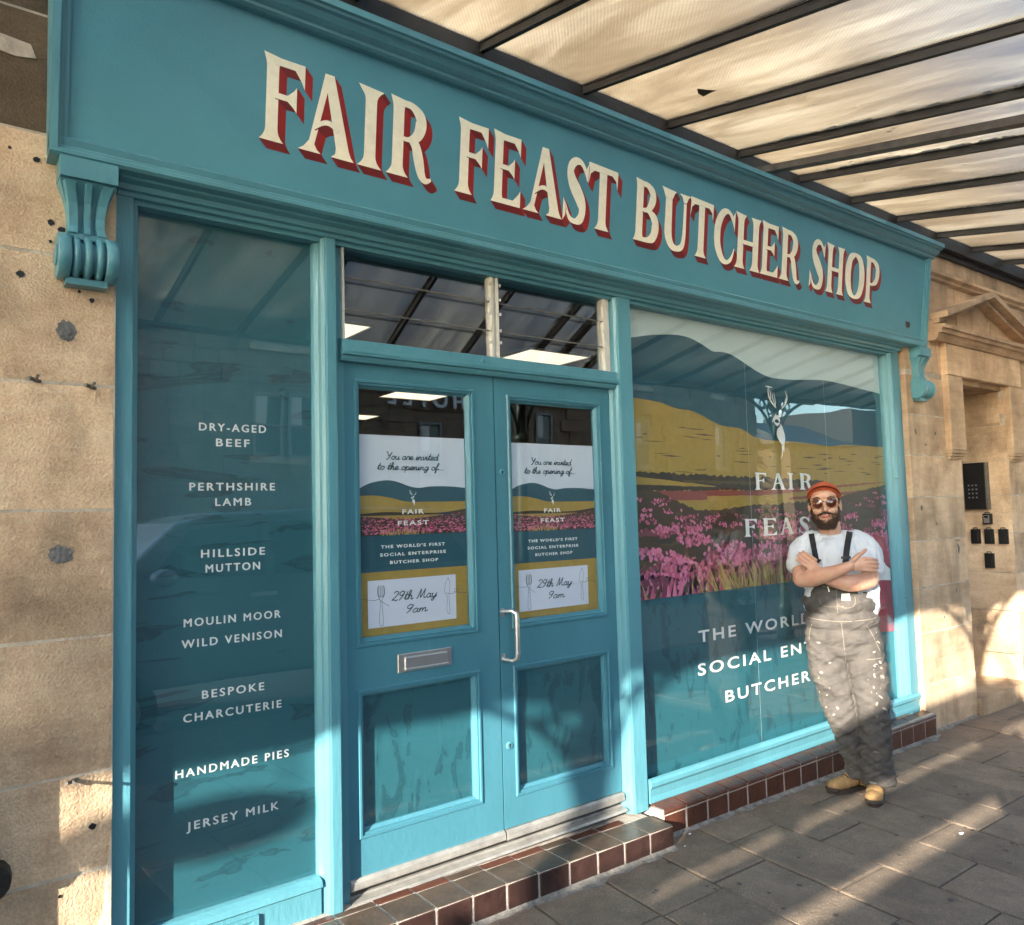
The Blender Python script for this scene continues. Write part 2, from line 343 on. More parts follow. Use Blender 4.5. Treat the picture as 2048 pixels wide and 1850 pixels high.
L.new(src, mx.inputs[6]); L.new(n2.outputs['Fac'], mx.inputs[7]); L.new(mx.outputs[2], hv.inputs['Color']); L.new(mr.outputs[0], hv.inputs['Value']); L.new(hv.outputs[0], b.inputs['Base Color'])
JOINT = mat('joint_sand', (.15, .115, .085), .95, var=.5, vscale=20, bump=.6, bscale=150, coord='World')

g = MB(); g.box(-14, 22, -3.5, .6, -.4, 0)
for i, v in enumerate(g.v): g.v[i] = (v[0], v[1], v[2] if v[2] < -.1 else gz(v[0])-.012)
pav = struct(g.build('pavement', JOINT))
R_ = random.Random(3)
sk = -.075
u = .9; k = 0
while u < 10.2:
    wd = .365 if u < 5.2 else .40
    v = -.02-R_.random()*.5; first = True
    v0 = .02
    while v0 > -3.3:
        ln = R_.uniform(.46, .66) if not first else R_.uniform(.2, .6); first = False
        x0, x1 = u, u+wd-.009; y1, y0 = v0, max(v0-ln, -3.36)
        mb = MB(); c = .006; dz = R_.uniform(-.0025, .0025); tx = R_.uniform(-.004, .004)
        q = [(x0, y0), (x1, y0), (x1, y1), (x0, y1)]; q2 = [(x0+c, y0+c), (x1-c, y0+c), (x1-c, y1-c), (x0+c, y1-c)]
        S = lambda p: (p[0]-sk*p[1]*1.0, p[1])
        V = []
        for (p, h) in [(p, -.03) for p in q]+[(p, -.004) for p in q]+[(p, 0) for p in q2]:
            X, Y = S(p); V.append((X, Y, gz(X)+h+dz+tx*(p[0]-x0)))
        if V[0][0] < 8 or True:
            mb.add(V, [(8, 9, 10, 11), (4, 5, 9, 8), (5, 6, 10, 9), (6, 7, 11, 10), (7, 4, 8, 11), (0, 1, 5, 4), (1, 2, 6, 5), (2, 3, 7, 6), (3, 0, 4, 7)])
            mb.build('paving_slab', PAVE, pav)
        v0 -= ln+.009
        if V[0][1] < -1.9: break
    u += wd
struct(B(-60, 60, -12.0, -3.62, -.6, -.10).build('road', ASPH))
struct(B(-60, 60, -3.62, -3.5, -.4, .02).build('kerb', PAVE))
struct(B(-60, 60, -200, -12, -.6, -.03).build('far_pavement', PAVE))

# small litter on the pavement
for (x, y, s, lb) in ((2.99, -.14, .008, 'tiny white crumb on the paving beside the step corner'), (3.99, -.95, .016, 'small white scrap lying alone mid-pavement'), (2.86, -.22, .005, 'smallest white speck by the end of the tiled step')):
    mb = MB(); mb.slab([(s*math.cos(a)*(1+.3*math.sin(3*a)), s*.55*math.sin(a)) for a in [i*.7 for i in range(9)]], 0, .003)
    o = mb.build('litter', WHITE); o.rotation_euler = (math.pi/2, 0, 0); o.location = (x, y, gz(x)+.006); tag(o, lb, 'litter')

# ------------------------------------------------------------ stone building
bld = thing('stone_building', 'warm sandstone building wall either side of the teal shopfront', 'building')
def block(x0, x1, z0, z1, y0=-.02, y1=.12, m=STONE, ch=.0022, rough=.0012, name='stone_block'):
    """ashlar block with softly worn front"""
    nx = 5; nz = 3
    V = []; F = []
    sx = R_.random()*99
    for j in range(nz+1):
        for i in range(nx+1):
            x = x0+(x1-x0)*i/nx; z = z0+(z1-z0)*j/nz
            e = (i in (0, nx)) or (j in (0, nz))
            if i == 0: x += R_.uniform(0, .004)
            if i == nx: x -= R_.uniform(0, .004)
            if j == 0: z += R_.uniform(0, .003)
            if j == nz: z -= R_.uniform(0, .003)
            V.append((x, y0+(ch if e else 0)+noise.noise(Vector((x*6+sx, z*6, 0)))*rough*2, z))
    for j in range(nz):
        for i in range(nx):
            a = j*(nx+1)+i; F.append((a, a+1, a+nx+2, a+nx+1))
    mb = MB(); mb.add(V, F)
    # sides
    ring = [j*(nx+1) for j in range(nz+1)][::-1]+[i for i in range(nx+1)][1:]+[j*(nx+1)+nx for j in range(1, nz+1)]+[nz*(nx+1)+i for i in range(nx-1, 0, -1)]
    b0 = len(mb.v); bk = [(V[i][0], y1, V[i][2]) for i in ring]; n = len(ring)
    mb.v += bk
    for i in range(n): mb.f.append([ring[i], ring[(i+1) % n], b0+(i+1) % n, b0+i]); mb.mi.append(0); mb.sm.append(False)
    return mb.build(name, m, bld)
# left of the shop
zl = [gz(0)-.1, .24, .61, .90, 1.31, 1.70, 2.09, 2.49, 2.867, 3.25, 3.72]
mb = MB(); mb.box(-6, .484, -.0165, .4, -.2, 3.72); mb.build('mortar_bed', MORTAR, bld)
for i in range(len(zl)-1):
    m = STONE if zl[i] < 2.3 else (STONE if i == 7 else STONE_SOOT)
    xx = [-6, -4.4, -3.1, -2.2, -1.3, -.62-.25*(i % 2), .482]
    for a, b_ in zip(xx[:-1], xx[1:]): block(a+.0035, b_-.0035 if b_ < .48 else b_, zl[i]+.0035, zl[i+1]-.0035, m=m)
# wall above the shopfront (soot-blackened, under and over the canopy)
zc = [3.46, 3.72, 4.1, 4.5, 4.9, 5.3, 5.7, 6.1, 6.5]
mb = MB(); mb.box(.488, 5.99, .05, .4, 3.2, 3.7); mb.build('mortar_bed', MORTAR, bld)
mb = MB(); mb.box(-6, 13, .05, .4, 3.72, 6.5); mb.build('upper_wall', STONE, bld)
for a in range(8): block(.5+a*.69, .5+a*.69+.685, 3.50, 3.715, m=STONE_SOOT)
# right pier and wall round the doorway
OX0, OX1, OZ = 6.43, 7.31, 2.59
zr = [gz(6)-.1, .375, .733, 1.053, 1.384, 1.70, 2.00, 2.297, 2.62, 2.96, 3.34]
mb = MB()
mb.box(5.56, OX0-.02, .02, .5, -.1, 3.72); mb.box(5.630, OX0-.004, -.0265, .02, -.1, 3.72); mb.box(OX1+.02, 13, .02, .8, -.1, 3.72); mb.box(OX1+.004, 13, -.0265, .02, -.1, 3.72); mb.box(OX0-.03, OX1+.03, .02, .5, OZ+.03, 3.72)
mb.build('mortar_bed', MORTAR, bld)
for i in range(len(zr)-1):
    top = min(zr[i+1], 3.34)
    if zr[i] < 2.6:
        block(5.622, OX0, zr[i]+.0035, min(zr[i+1], OZ if zr[i+1] > OZ else zr[i+1])-.0035, y0=-.03)
        xs = [OX1, 8.1-.2*(i % 2), 9.0, 10.2, 11.5, 13]
    else:
        block(5.622, 6.2+.3*(i % 2), zr[i]+.0035, top-.0035, y0=-.03, m=STONE_PALE)
        xs = [6.2+.3*(i % 2), 7.1, 8.1-.2*(i % 2), 9.0, 10.2, 11.5, 13]
    for a, b_ in zip(xs[:-1], xs[1:]): block(a+.0035, b_-.0035, zr[i]+.0035, top-.0035, y0=-.03, m=STONE_PALE if zr[i] > 2.6 else STONE)
block(5.622, OX0, 2.63, 2.955, y0=-.03)
for a in (5.63, 6.5, 7.4, 8.4, 9.5, 10.6, 11.8): block(a, a+1.1 if a > 9 else a+.9, 3.42, 3.715, y0=-.03, m=STONE_PALE)
# string course
mb = MB(); mb.prof_x([(-.02, 3.34), (-.055, 3.355), (-.06, 3.37), (-.085, 3.385), (-.09, 3.405), (-.02, 3.418)], 5.63, 13); mb.build('string_course', STONE_PALE, bld)
# doorway recess
for (a, b_) in zip(zr[:7], zr[1:8]):
    b_ = min(b_, OZ)
    mb = MB(); mb.box(OX1, OX1+.12, -.024, 1.02, a+.003, b_-.003); mb.build('stone_block', STONE, bld)
    mb = MB(); mb.box(OX0-.12, OX0+.001, .121, 1.02, a+.003, b_-.003); mb.build('stone_block', STONE, bld)
B(OX1+.005, OX1+.1, -.02, 1.02, 2.30, OZ).build('stone_block', STONE, bld)
B(OX0-.02, OX1+.02, .0, 1.1, OZ-.002, OZ+.12).build('lintel', STONE_PALE, bld)
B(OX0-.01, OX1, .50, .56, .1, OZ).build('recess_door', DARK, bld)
B(OX0+.05, OX1-.05, .465, .50, 2.44, 2.52).build('door_head_rail', STONE_PALE, bld)
st = MB(); st.box(OX0+.002, OX1+1.4, -.06, .60, -.05, .165); st.build('threshold_stone', STONE_PALE, bld)
# architrave, hood and pediment
ar = thing  # alias not used
def arch(x0, x1, z0, z1, y=-.075, nm='architrave'): return B(x0, x1, y, -.02, z0, z1, ch=.006).build(nm, STONE_PALE, bld)
arch(6.18, 6.43, 2.05, 2.62); arch(7.31, 7.56, 2.05, 2.62); arch(6.18, 7.56, 2.623, 2.865)
for xa in (6.18, 7.31):
    mb = MB()
    for k_ in range(3): mb.box(xa+.012*k_, xa+.25-.012*k_, -.075+.014*k_, -.02, 2.05-.022*(k_+1), 2.05-.022*k_-.003)
    mb.build('architrave_stop', STONE_PALE, bld)
hood = MB(); hood.prof_x([(-.02, 2.865), (-.085, 2.866), (-.105, 2.89), (-.11, 2.915), (-.135, 2.917), (-.137, 2.945), (-.155, 2.947), (-.157, 2.975), (-.02, 2.995)], 5.99, 7.75); hood.build('hood_moulding', STONE_PALE, bld)
ped = MB()
def rake(p, q, t, y0, y1):
    p, q = Vector(p), Vector(q); d = (q-p).normalized(); n = Vector((-d.y, d.x)) if d.x > 0 else Vector((d.y, -d.x)); n = n if n.y > 0 else -n
    pts = [p, q, q+Vector((0, t/abs(n.y))), p+Vector((0, t/abs(n.y)))]
    ped.slab([(a.x, a.y) for a in pts], y0, y1)
rake((6.02, 2.995), (6.87, 3.255), .03, -.11, -.028); rake((7.72, 2.995), (6.87, 3.255), .03, -.11, -.028)
rake((6.02, 3.03), (6.87, 3.295), .042, -.175, -.028); rake((7.72, 3.03), (6.87, 3.295), .042, -.175, -.028)
ped.build('pediment', STONE_PALE, bld)
B(-.55, -.02, -.21, -.02, -.1, 1.08, ch=.02).build('shade_buttress', STONE, bld)  # unseen pier, added to shade the left stone wall
# repairs and holes in the stone
CEM = mat('grey_cement_patch', (.16, .16, .16), .95, var=.5, vscale=25, bump=.8, bscale=80, coord='World')
def blob(cx_, cz, rx, rz, y, n=14, irr=.3, seed=0):
    rr = random.Random(seed); n = n*2; irr = irr*1.1; return [(cx_+rx*math.cos(a)*(1+rr.uniform(-irr, irr)), cz+rz*math.sin(a)*(1+rr.uniform(-irr, irr))) for a in [2*math.pi*i/n for i in range(n)]]
for i, (x, z, rx, rz) in enumerate(((.345, 2.255, .026, .031), (.335, 1.567, .034, .026))):
    mb = MB(); mb.slab(blob(x, z, rx, rz, 0, 14, .18, i), -.022, -.01); mb.build('cement_patch', CEM, bld)
for i, (x, z, r) in enumerate(((.222, 2.415, .014), (.415, 2.362, .010), (.38, 2.385, .006), (.26, 2.78, .012), (.30, 2.59, .012), (.33, 2.57, .015), (.19, 2.80, .006), (.43, .74, .012), (.36, 2.94, .007), (.345, .56, .006), (.30, 2.53, .006))):
    mb = MB(); mb.slab(blob(x, z, r*.75, r*.75, 0, 10, .2, i+20), -.0218, -.01); mb.build('drill_hole', BLACK, bld)
for i, (x, z, rx, rz) in enumerate(((.74+5, 1.62, .012, .018), (6.27, 1.33, .005, .008), (6.28, 1.30, .012, .03), (6.30, 1.365, .005, .005), (6.26, 1.365, .004, .006), (5.95, 1.5, .006, .008), (5.98, .82, .006, .008), (5.72, 2.17, .01, .02), (6.02, 2.17, .008, .01), (5.86, 2.08, .008, .008), (6.2, 1.0, .004, .012))):
    mb = MB(); mb.slab(blob(x, z, rx, rz, 0, 9, .25, i+50), -.0325, -.02); mb.build('stone_chip', CEM, bld)
for (x, z) in ((.265, 2.093), (.415, 2.083), (.375, .888)):
    mb = MB(); mb.tube([(x-.02, -.05, z+.003), (x, -.03, z), (x+.012, -.015, z)], .006, 6); mb.tube([(x, -.015, z), (x, -.085, z+.005)], .005, 6); mb.build('iron_cramp', RUST_STEEL, bld)
# lime wash drip at top left
mb = MB(); mb.slab([(-.05, 3.2), (.06, 3.19), (.15, 3.15), (.24, 3.14), (.255, 3.10), (.20, 3.09), (.13, 3.10), (.06, 3.13), (-.05, 3.16)], -.024, -.01); mb.build('mortar_smear', MORTAR, bld)
mb = MB(); mb.slab([(.40, .30), (.445, .36), (.482, .42), (.482, .72), (.47, .60), (.462, .48), (.43, .40), (.38, .36), (.34, .345), (.30, .25), (.482, .20)], -.0245, -.01); mb.build('mortar_smear', MORTAR, bld)
pf = thing('pipe_fitting', 'broken black cast iron pipe fitting low on the left stone wall', 'pipe fitting', (.17, -.02, .66))
mb = MB(); mb.tube([(0, .0, 0), (0, -.05, 0)], [.055, .05], 14); mb.build('flange', BLACK_STEEL, pf)
mb = MB(); mb.tube([(-.02, -.05, .0), (-.03, -.09, .02), (-.05, -.11, .05)], [.032, .03, .026], 10); mb.build('pipe_stub', BLACK_STEEL, pf)
mb = MB(); mb.slab([(-.05, .02), (.0, .05), (.02, .085), (-.01, .07), (-.06, .06)], -.06, -.04); mb.build('bracket_ear', BLACK_STEEL, pf)

# door entry devices on the right reveal
RX = OX1
ic = thing('door_intercom', 'tall black intercom panel with keypad in stone doorway', 'intercom', (RX, .23, 1.79))
B(-.055, 0, -.085, .085, -.20, .20).build('housing', BLACK, ic)
B(-.058, -.0, -.10, -.086, -.20, .20).build('side_trim', RUST_STEEL, ic)
mb = MB()
for r_ in range(4):
    for c_ in range(3): mb.box(-.060, -.0551, -.02+c_*.03, -.008+c_*.03, .0-r_*.035+.0, .012-r_*.035)
mb.build('button', ALU, ic)
KS = [(.262, 1.355, BLACK, 'leftmost black key safe of the row of three in the doorway'), (.155, 1.355, BLACK, 'middle black key safe of the row of three under the silver one'),
      (.045, 1.355, BLACK, 'rightmost black key safe of the row of three, nearest the street'), (.165, 1.150, BLACK, 'black key safe hanging lowest, below the row of three'),
      (.160, 1.505, ALU, 'silver faced key safe directly under the intercom')]
for y, z, m, lb in KS:
    k_ = thing('key_safe', lb, 'key safe', (RX, y, z), 'key safes in the stone doorway')
    hh = .062 if m is BLACK else .045
    mb = MB(); mb.prof_z([(0, -.036), (-.02, -.037), (-.034, -.030), (-.038, 0), (-.034, .030), (-.02, .037), (0, .036)], -hh, hh); mb.build('body', BLACK, k_)
    B(-.0405, -.034, -.022, .022, -hh*.75, hh*.7).build('cover', BLACK if m is BLACK else ALU, k_)
    mb = MB(); mb.tube([(-.015, -.018, hh), (-.015, -.015, hh+.012), (-.015, .015, hh+.012), (-.015, .018, hh)], .004, 6); mb.build('hinge_lug', BLACK, k_)
    if m is ALU: B(-.0425, -.0395, -.015, .015, .008, .028).build('code_window', BLACK, k_)

# ------------------------------------------------------------ shopfront
shop = thing('shopfront', 'teal painted butcher shopfront with signboard, two windows and double doors', 'shopfront')
P_ = PAINT
def part(mb, name, m=None, parent=None, label=None):
    o = mb.build(name, m or P_, parent or shop)
    if label: o['label'] = label
    return o
# signboard: tilted plane y=-.09@2.79 .. -.16@3.43
def fy(z): return -.09-(z-2.79)*.07/.64
fb = MB(); fb.prof_x([(fy(2.80)+.02, 2.80), (fy(3.43)+.02, 3.43), (.04, 3.46), (.04, 2.80)], .30, 5.815)
part(fb, 'signboard', PAINT_BOARD)
# framed edge mouldings
mo = MB()
mo.prof_x([(-.02, 2.775), (-.088, 2.782), (-.098, 2.79), (-.098, 2.802), (-.090, 2.806), (-.090, 2.815), (-.084, 2.82), (fy(2.84)+.004, 2.838), (fy(2.85)+.0205, 2.852)], .285, 5.83)
part(mo, 'bottom_moulding')
def vmold(x0, x1, out):
    m_ = MB()
    for (a, b_, d) in ((x0, x1, .004) if out > 0 else (x0, x1, .004),):
        pass
    segs = [(0, .022, -.008), (.022, .034, .004), (.034, .05, .012)]
    for a, b_, d in segs:
        if out > 0: xa, xb = x0+a, x0+b_
        else: xa, xb = x1-b_, x1-a
        V = [(xa, fy(2.80)+d, 2.80), (xb, fy(2.80)+d, 2.80), (xb, fy(3.44)+d, 3.44), (xa, fy(3.44)+d, 3.44), (xa, .04, 2.80), (xb, .04, 2.80), (xb, .04, 3.44), (xa, .04, 3.44)]
        m_.add(V, [(0, 1, 2, 3), (0, 4, 5, 1), (1, 5, 6, 2), (2, 6, 7, 3), (3, 7, 4, 0), (4, 7, 6, 5)])
    return m_
part(vmold(.285, .335, 1), 'end_moulding'); part(vmold(5.78, 5.83, -1), 'end_moulding')
cornice = MB(); cornice.prof_x([(.04, 3.425), (-.165, 3.425), (-.178, 3.432), (-.180, 3.442), (-.190, 3.446), (-.205, 3.455), (-.214, 3.467), (-.218, 3.476), (-.236, 3.478), (-.238, 3.488), (-.250, 3.490), (-.252, 3.515), (-.244, 3.520), (.04, 3.545)], .255, 5.86)
part(cornice, 'cornice')
sf = MB()
sf.prof_x([(.05, 2.73), (-.0, 2.732), (-.004, 2.745), (-.02, 2.748), (-.024, 2.765), (-.05, 2.772), (-.055, 2.778), (.05, 2.80)], .49, 5.59)
part(sf, 'header_moulding')
part(B(.49, 5.59, .02, .12, 2.715, 2.78), 'head_rail')
# round vent hole in the signboard
vh = MB()
hx, hz = 5.581, 2.933
vh.slab([(hx+.030*math.cos(i*.349), hz+.030*math.sin(i*.349)) for i in range(18)], fy(hz)+.0185, fy(hz)+.03); part(vh, 'vent_hole', BLACK)
vh = MB()
for i in range(18):
    a, b_ = i*.349, (i+1)*.349
    V = [(hx+r*math.cos(t), fy(hz)+yy, hz+r*math.sin(t)) for t in (a, b_) for r, yy in ((.034, .0185), (.029, .0170), (.029, .0186))]
    vh.add(V, [(0, 1, 4, 3), (1, 2, 5, 4)])
part(vh, 'vent_rim', RUBBLE)

# --- big lettering -------------------------------------------------------------
SE = .055
def stemp(x0, x1, z0=0., z1=1., f0=.06, f1=.06, spur=0):
    """stem with concave flared ends"""
    H = .16; L_ = []; R_2 = []
    zs = [0, .25, .5, .75, 1]
    def fl(t, f): return f*(1-t)**2.2
    for t in zs: L_.append((x0-fl(t, f0), z0+H*t)); R_2.append((x1+fl(t, f0), z0+H*t))
    for t in zs[::-1]: L_.append((x0-fl(t, f1)*(1.0), z1-H*t)); R_2.append((x1+fl(t, f1), z1-H*t))
    if spur: L_[-1] = (L_[-1][0]-.01, z1+.03)
    return L_+R_2[::-1]
def rib(*pts, n=6):
    Lf, Rg = ribbon_poly(pts, n); return ('rib', Lf, Rg)
def polyp(*pts): return list(pts)
def bar_v(x0, x1, zc, t, up=.0, dn=.0, end=.05):
    """horizontal arm ending in a vertical wedge"""
    return polyp((x0, zc-t/2), (x1-end, zc-t/2), (x1-end*.35, zc-t/2-dn*.55), (x1, zc-t/2-dn), (x1, zc+t/2+up), (x1-end*.35, zc+t/2+up*.55), (x1-end, zc+t/2), (x0, zc+t/2))
G = {}
G['F'] = (.62, [stemp(.12, .38, 0, 1, .13, .06, 1), bar_v(.3, .95, .955, .09, 0, .20, .22), bar_v(.3, .78, .55, .07, .13, .11, .2)])
G['E'] = (.62, [stemp(.12, .38, 0, 1, .10, .06, 1), bar_v(.3, .97, .955, .09, 0, .18, .22), bar_v(.3, .78, .53, .07, .12, .10, .2), bar_v(.3, 1., .04, .08, .17, 0, .25)])
G['I'] = (.42, [stemp(.3, .72, 0, 1, .24, .26, 1)])
G['A'] = (.80, [polyp((.0, 0), (.10, .05), (.19, .14), (.44, 1.0), (.56, 1.0), (.535, .93), (.285, .10), (.33, .04), (.40, 0)),
               polyp((.44, 1.0), (.60, 1.0), (.90, .12), (.94, .05), (1.0, 0), (.58, 0), (.655, .05), (.665, .12), (.50, .72)),
               rib((.27, .30, .05), (.42, .385, .06), (.55, .40, .065), (.70, .33, .05))])
G['R'] = (.80, [stemp(.13, .36, 0, 1, .12, .05, 1), rib((.3, .955, .09), (.52, .95, .10), (.70, .84, .20), (.72, .72, .235), (.64, .58, .17), (.48, .505, .07), (.32, .50, .06)),
               rib((.50, .52, .10), (.62, .44, .18), (.69, .28, .21), (.76, .10, .17), (.86, .02, .09), (.98, .05, .04))])
G['S'] = (.62, [rib((.93, .70, .03), (.86, .84, .10), (.66, .96, .09), (.42, .94, .15), (.26, .80, .25), (.34, .63, .28), (.58, .46, .30), (.76, .30, .28), (.72, .12, .22), (.50, .03, .09), (.26, .07, .09), (.10, .25, .06), (.02, .34, .02)),
               polyp((.97, .66), (.99, .98), (.90, .90), (.88, .82)), polyp((.02, .36), (.0, .0), (.10, .08), (.13, .2))])
G['T'] = (.72, [stemp(.37, .62, 0, 1, .12, .03), polyp((.03, .93), (.0, 1.0), (.03, 1.02), (.97, .995), (1., .98), (.985, .70), (.93, .84), (.80, .905), (.2, .905), (.07, .84), (.015, .68))])
G['B'] = (.76, [stemp(.12, .36, 0, 1, .08, .03, 1), rib((.3, .955, .09), (.50, .95, .10), (.68, .85, .19), (.70, .74, .23), (.60, .60, .16), (.46, .53, .07), (.32, .525, .06)),
               rib((.32, .525, .06), (.55, .53, .08), (.78, .41, .21), (.82, .27, .26), (.74, .12, .2), (.54, .045, .09), (.3, .04, .08))])
G['U'] = (.82, [rib((.25, .92, .22), (.25, .55, .23), (.26, .25, .24), (.38, .08, .16), (.56, .035, .10), (.74, .10, .13), (.80, .28, .12), (.81, .6, .10), (.81, .92, .10)),
               polyp((.0, 1.03), (.05, .98), (.13, .86), (.37, .86), (.43, .95), (.5, 1.)), polyp((.6, 1.), (.70, .95), (.76, .86), (.86, .86), (.92, .95), (1., 1.))])
G['C'] = (.74, [rib((.95, .70, .03), (.86, .86, .10), (.66, .965, .08), (.42, .90, .17), (.24, .70, .25), (.20, .5, .27), (.24, .3, .25), (.42, .10, .17), (.64, .035, .08), (.85, .12, .09), (.98, .32, .03)),
               polyp((.97, .62), (.985, 1.0), (.92, .94), (.86, .86), (.90, .78))])
G['H'] = (.90, [stemp(.10, .32, 0, 1, .09, .09, 1), stemp(.68, .90, 0, 1, .09, .09), polyp((.28, .46), (.72, .46), (.72, .54), (.28, .54))])
G['O'] = (.80, [rib((.5, .965, .07), (.26, .86, .20), (.16, .66, .27), (.14, .5, .28), (.16, .34, .27), (.26, .14, .20), (.5, .035, .07), (.74, .14, .20), (.84, .34, .27), (.86, .5, .28), (.84, .66, .27), (.74, .86, .20), (.5, .965, .07))])
G['P'] = (.74, [stemp(.12, .37, 0, 1, .11, .05, 1), rib((.3, .955, .09), (.54, .95, .10), (.78, .84, .20), (.82, .70, .25), (.74, .53, .18), (.52, .43, .07), (.34, .425, .06))])
def letter(ch, x0, x1, z0, z1, yf, parent, mats, shade=None, name='letter'):
    """yf(z)->depth of the board. shade=(dx,dz) oblique block shadow"""
    mb = MB(); k = 0
    X = lambda p: x0+p[0]*(x1-x0); Z = lambda p: z0+p[1]*(z1-z0)
    for s in G[ch][1]:
        e = .0016+.00012*k; k += 1
        if isinstance(s, tuple) and s[0] == 'rib':
            Lf = [(X(p), Z(p)) for p in s[1]]; Rg = [(X(p), Z(p)) for p in s[2]]; n = len(Lf)
            mb.m = 0; mb.add([(x, yf(z)-e, z) for x, z in Lf+Rg], [(i, i+1, n+i+1, n+i) for i in range(n-1)])
            out = Lf+Rg[::-1]
        else:
            out = [(X(p), Z(p)) for p in s]; mb.m = 0
            mb.add([(x, yf(z)-e, z) for x, z in out], [tuple(range(len(out)))])
        if shade:
            dx, dz = shade; n = len(out); ar_ = sum(out[i][0]*out[(i+1) % n][1]-out[(i+1) % n][0]*out[i][1] for i in range(n))
            for i in range(n):
                p, q = out[i], out[(i+1) % n]
                ex_, ez = q[0]-p[0], q[1]-p[1]
                if ar_ > 0: nx, nz = ez, -ex_
                else: nx, nz = -ez, ex_
                if nx*dx+nz*dz <= 0: continue
                l = math.hypot(nx, nz) or 1
                mb.m = 2 if (nz/l < -.72) else 1
                mb.add([(p[0], yf(p[1])-e+.0001, p[1]), (q[0], yf(q[1])-e+.0001, q[1]), (q[0]+dx, yf(q[1]+dz)-.0004, q[1]+dz), (p[0]+dx, yf(p[1]+dz)-.0004, p[1]+dz)], [(0, 1, 2, 3)])
    # triangulate tidily
    me = mb.mesh(name, mats); bm = bmesh.new(); bm.from_mesh(me); bmesh.ops.triangulate(bm, faces=[f for f in bm.faces if len(f.verts) > 4]); 
    for f in bm.faces:
        f.normal_update()
        if f.normal.y > 0: f.normal_flip()
    bm.to_mesh(me); bm.free()
    o = bpy.data.objects.new(name, me); COL.objects.link(o); o.parent = parent; return o
signf = [o for o in shop.children if o.name.startswith('signboard')][0]
SIGN = [('F', .925, 1.095), ('A', 1.066, 1.289), ('I', 1.295, 1.41), ('R', 1.422, 1.634), ('F', 1.745, 1.915), ('E', 1.925, 2.088), ('A', 2.103, 2.333), ('S', 2.335, 2.492), ('T', 2.487, 2.682),
        ('B', 2.79, 2.99), ('U', 2.995, 3.218), ('T', 3.216, 3.408), ('C', 3.406, 3.60), ('H', 3.60, 3.838), ('E', 3.836, 4.008), ('R', 4.02, 4.238), ('S', 4.335, 4.502), ('H', 4.515, 4.728), ('O', 4.74, 4.974), ('P', 4.975, 5.172)]
for ch, a, b_ in SIGN:
    letter(ch, a, b_, 3.004, 3.302, lambda z: fy(z)+.02, signf, [CREAM, RED, RED_DK], shade=(.030, -.030))

# --- pilasters, posts, rails ------------------------------------------------------
def steps_post(x0, x1, z0, z1, left=(), right=(), name='post', ytop=0.):
    mb = MB()
    prof = [(x0, .12)]
    x = x0
    for (w_, d) in left: prof += [(x, d), (x+w_, d)]; x += w_
    prof += [(x, ytop), (x1-sum(w_ for w_, d in right), ytop)]; x = x1-sum(w_ for w_, d in right)
    for (w_, d) in right: prof += [(x, d), (x+w_, d)]; x += w_
    prof += [(x1, .12)]
    mb.prof_z(prof, z0, z1); return part(mb, name)
steps_post(.487, .562, .20, 2.73, (), ((.016, .022), (.008, .045)), 'pilaster')
def mpost(x0, x1, z0, z1, right=(), name='mullion_post'):
    prof = [(x0, .12), (x0, .062), (x0+.003, .050), (x0+.013, .038), (x0+.015, .036), (x0+.016, .030), (x0+.019, .020), (x0+.029, .008), (x0+.033, .007), (x0+.034, .001), (x0+.037, .0)]
    x = x1-sum(w_ for w_, d in right); prof += [(x-.003, 0), (x, .003)]
    for (w_, d) in right: prof += [(x, d), (x+w_, d)]; x += w_
    prof += [(x1, .12)]
    return part(MB().prof_z(prof, z0, z1), name)
mpost(1.180, 1.302, .222, 2.73, ((.048, .047),)); mpost(2.735, 2.872, .195, 2.73, ((.012, .03),)); mpost(5.455, 5.60, .19, 2.73, (), 'end_post')
# left window
lw = part(B(.562, 1.18, .086, .12, .34, .352), 'left_window')
part(MB().prof_x([(.12, .355), (.045, .353), (.02, .345), (.015, .325), (.03, .315), (.03, .22), (.12, .22)], .562, 1.182), 'window_sill', parent=lw)
# framed panel below left window
fp = MB()
for (a, b_, c_, d_) in ((.58, .95, .222, .235), (.58, .95, .285, .30), (.58, .60, .235, .285), (.93, .95, .235, .285)): fp.box(a, b_, .018, .03, c_, d_)
part(fp, 'panel_moulding', parent=lw)
def pane(x0, x1, z0, z1, y, parent, m=GLASS, name='glass'):
    return B(x0, x1, y, y+.005, z0, z1).build(name, m, parent)
YG = .066
pane(.564, 1.179, .356, 2.714, YG, lw)
MBq = MB().poly([(.562, .356), (1.18, .356), (1.18, 2.714), (.562, 2.714)], YG+.008)
part(MBq, 'window_film', FILM, lw)
B(.53, 1.22, YG+.012, YG+.03, .32, 2.76).build('backing_board', DARK, lw)
YT = YG+.0066
LT = [('DRY-AGED', .767, 1.003, 1.974), ('BEEF', .825, .942, 1.920), ('PERTHSHIRE', .735, 1.035, 1.763), ('LAMB', .822, .947, 1.709), ('HILLSIDE', .774, .996, 1.530), ('MUTTON', .789, .978, 1.478),
      ('MOULIN MOOR', .717, 1.053, 1.298), ('WILD VENISON', .710, 1.057, 1.227), ('BESPOKE', .777, .991, 1.048), ('CHARCUTERIE', .716, 1.054, .977), ('HANDMADE PIES', .691, 1.080, .797), ('JERSEY MILK', .727, 1.041, .620)]
for t_, a, b_, z in LT: text_obj(t_, a, b_, z, z+.027, YT, WHITE, lw, space=1.32, bold=0., thick=.0011, rot=-.012 if z < 1.2 else .0)

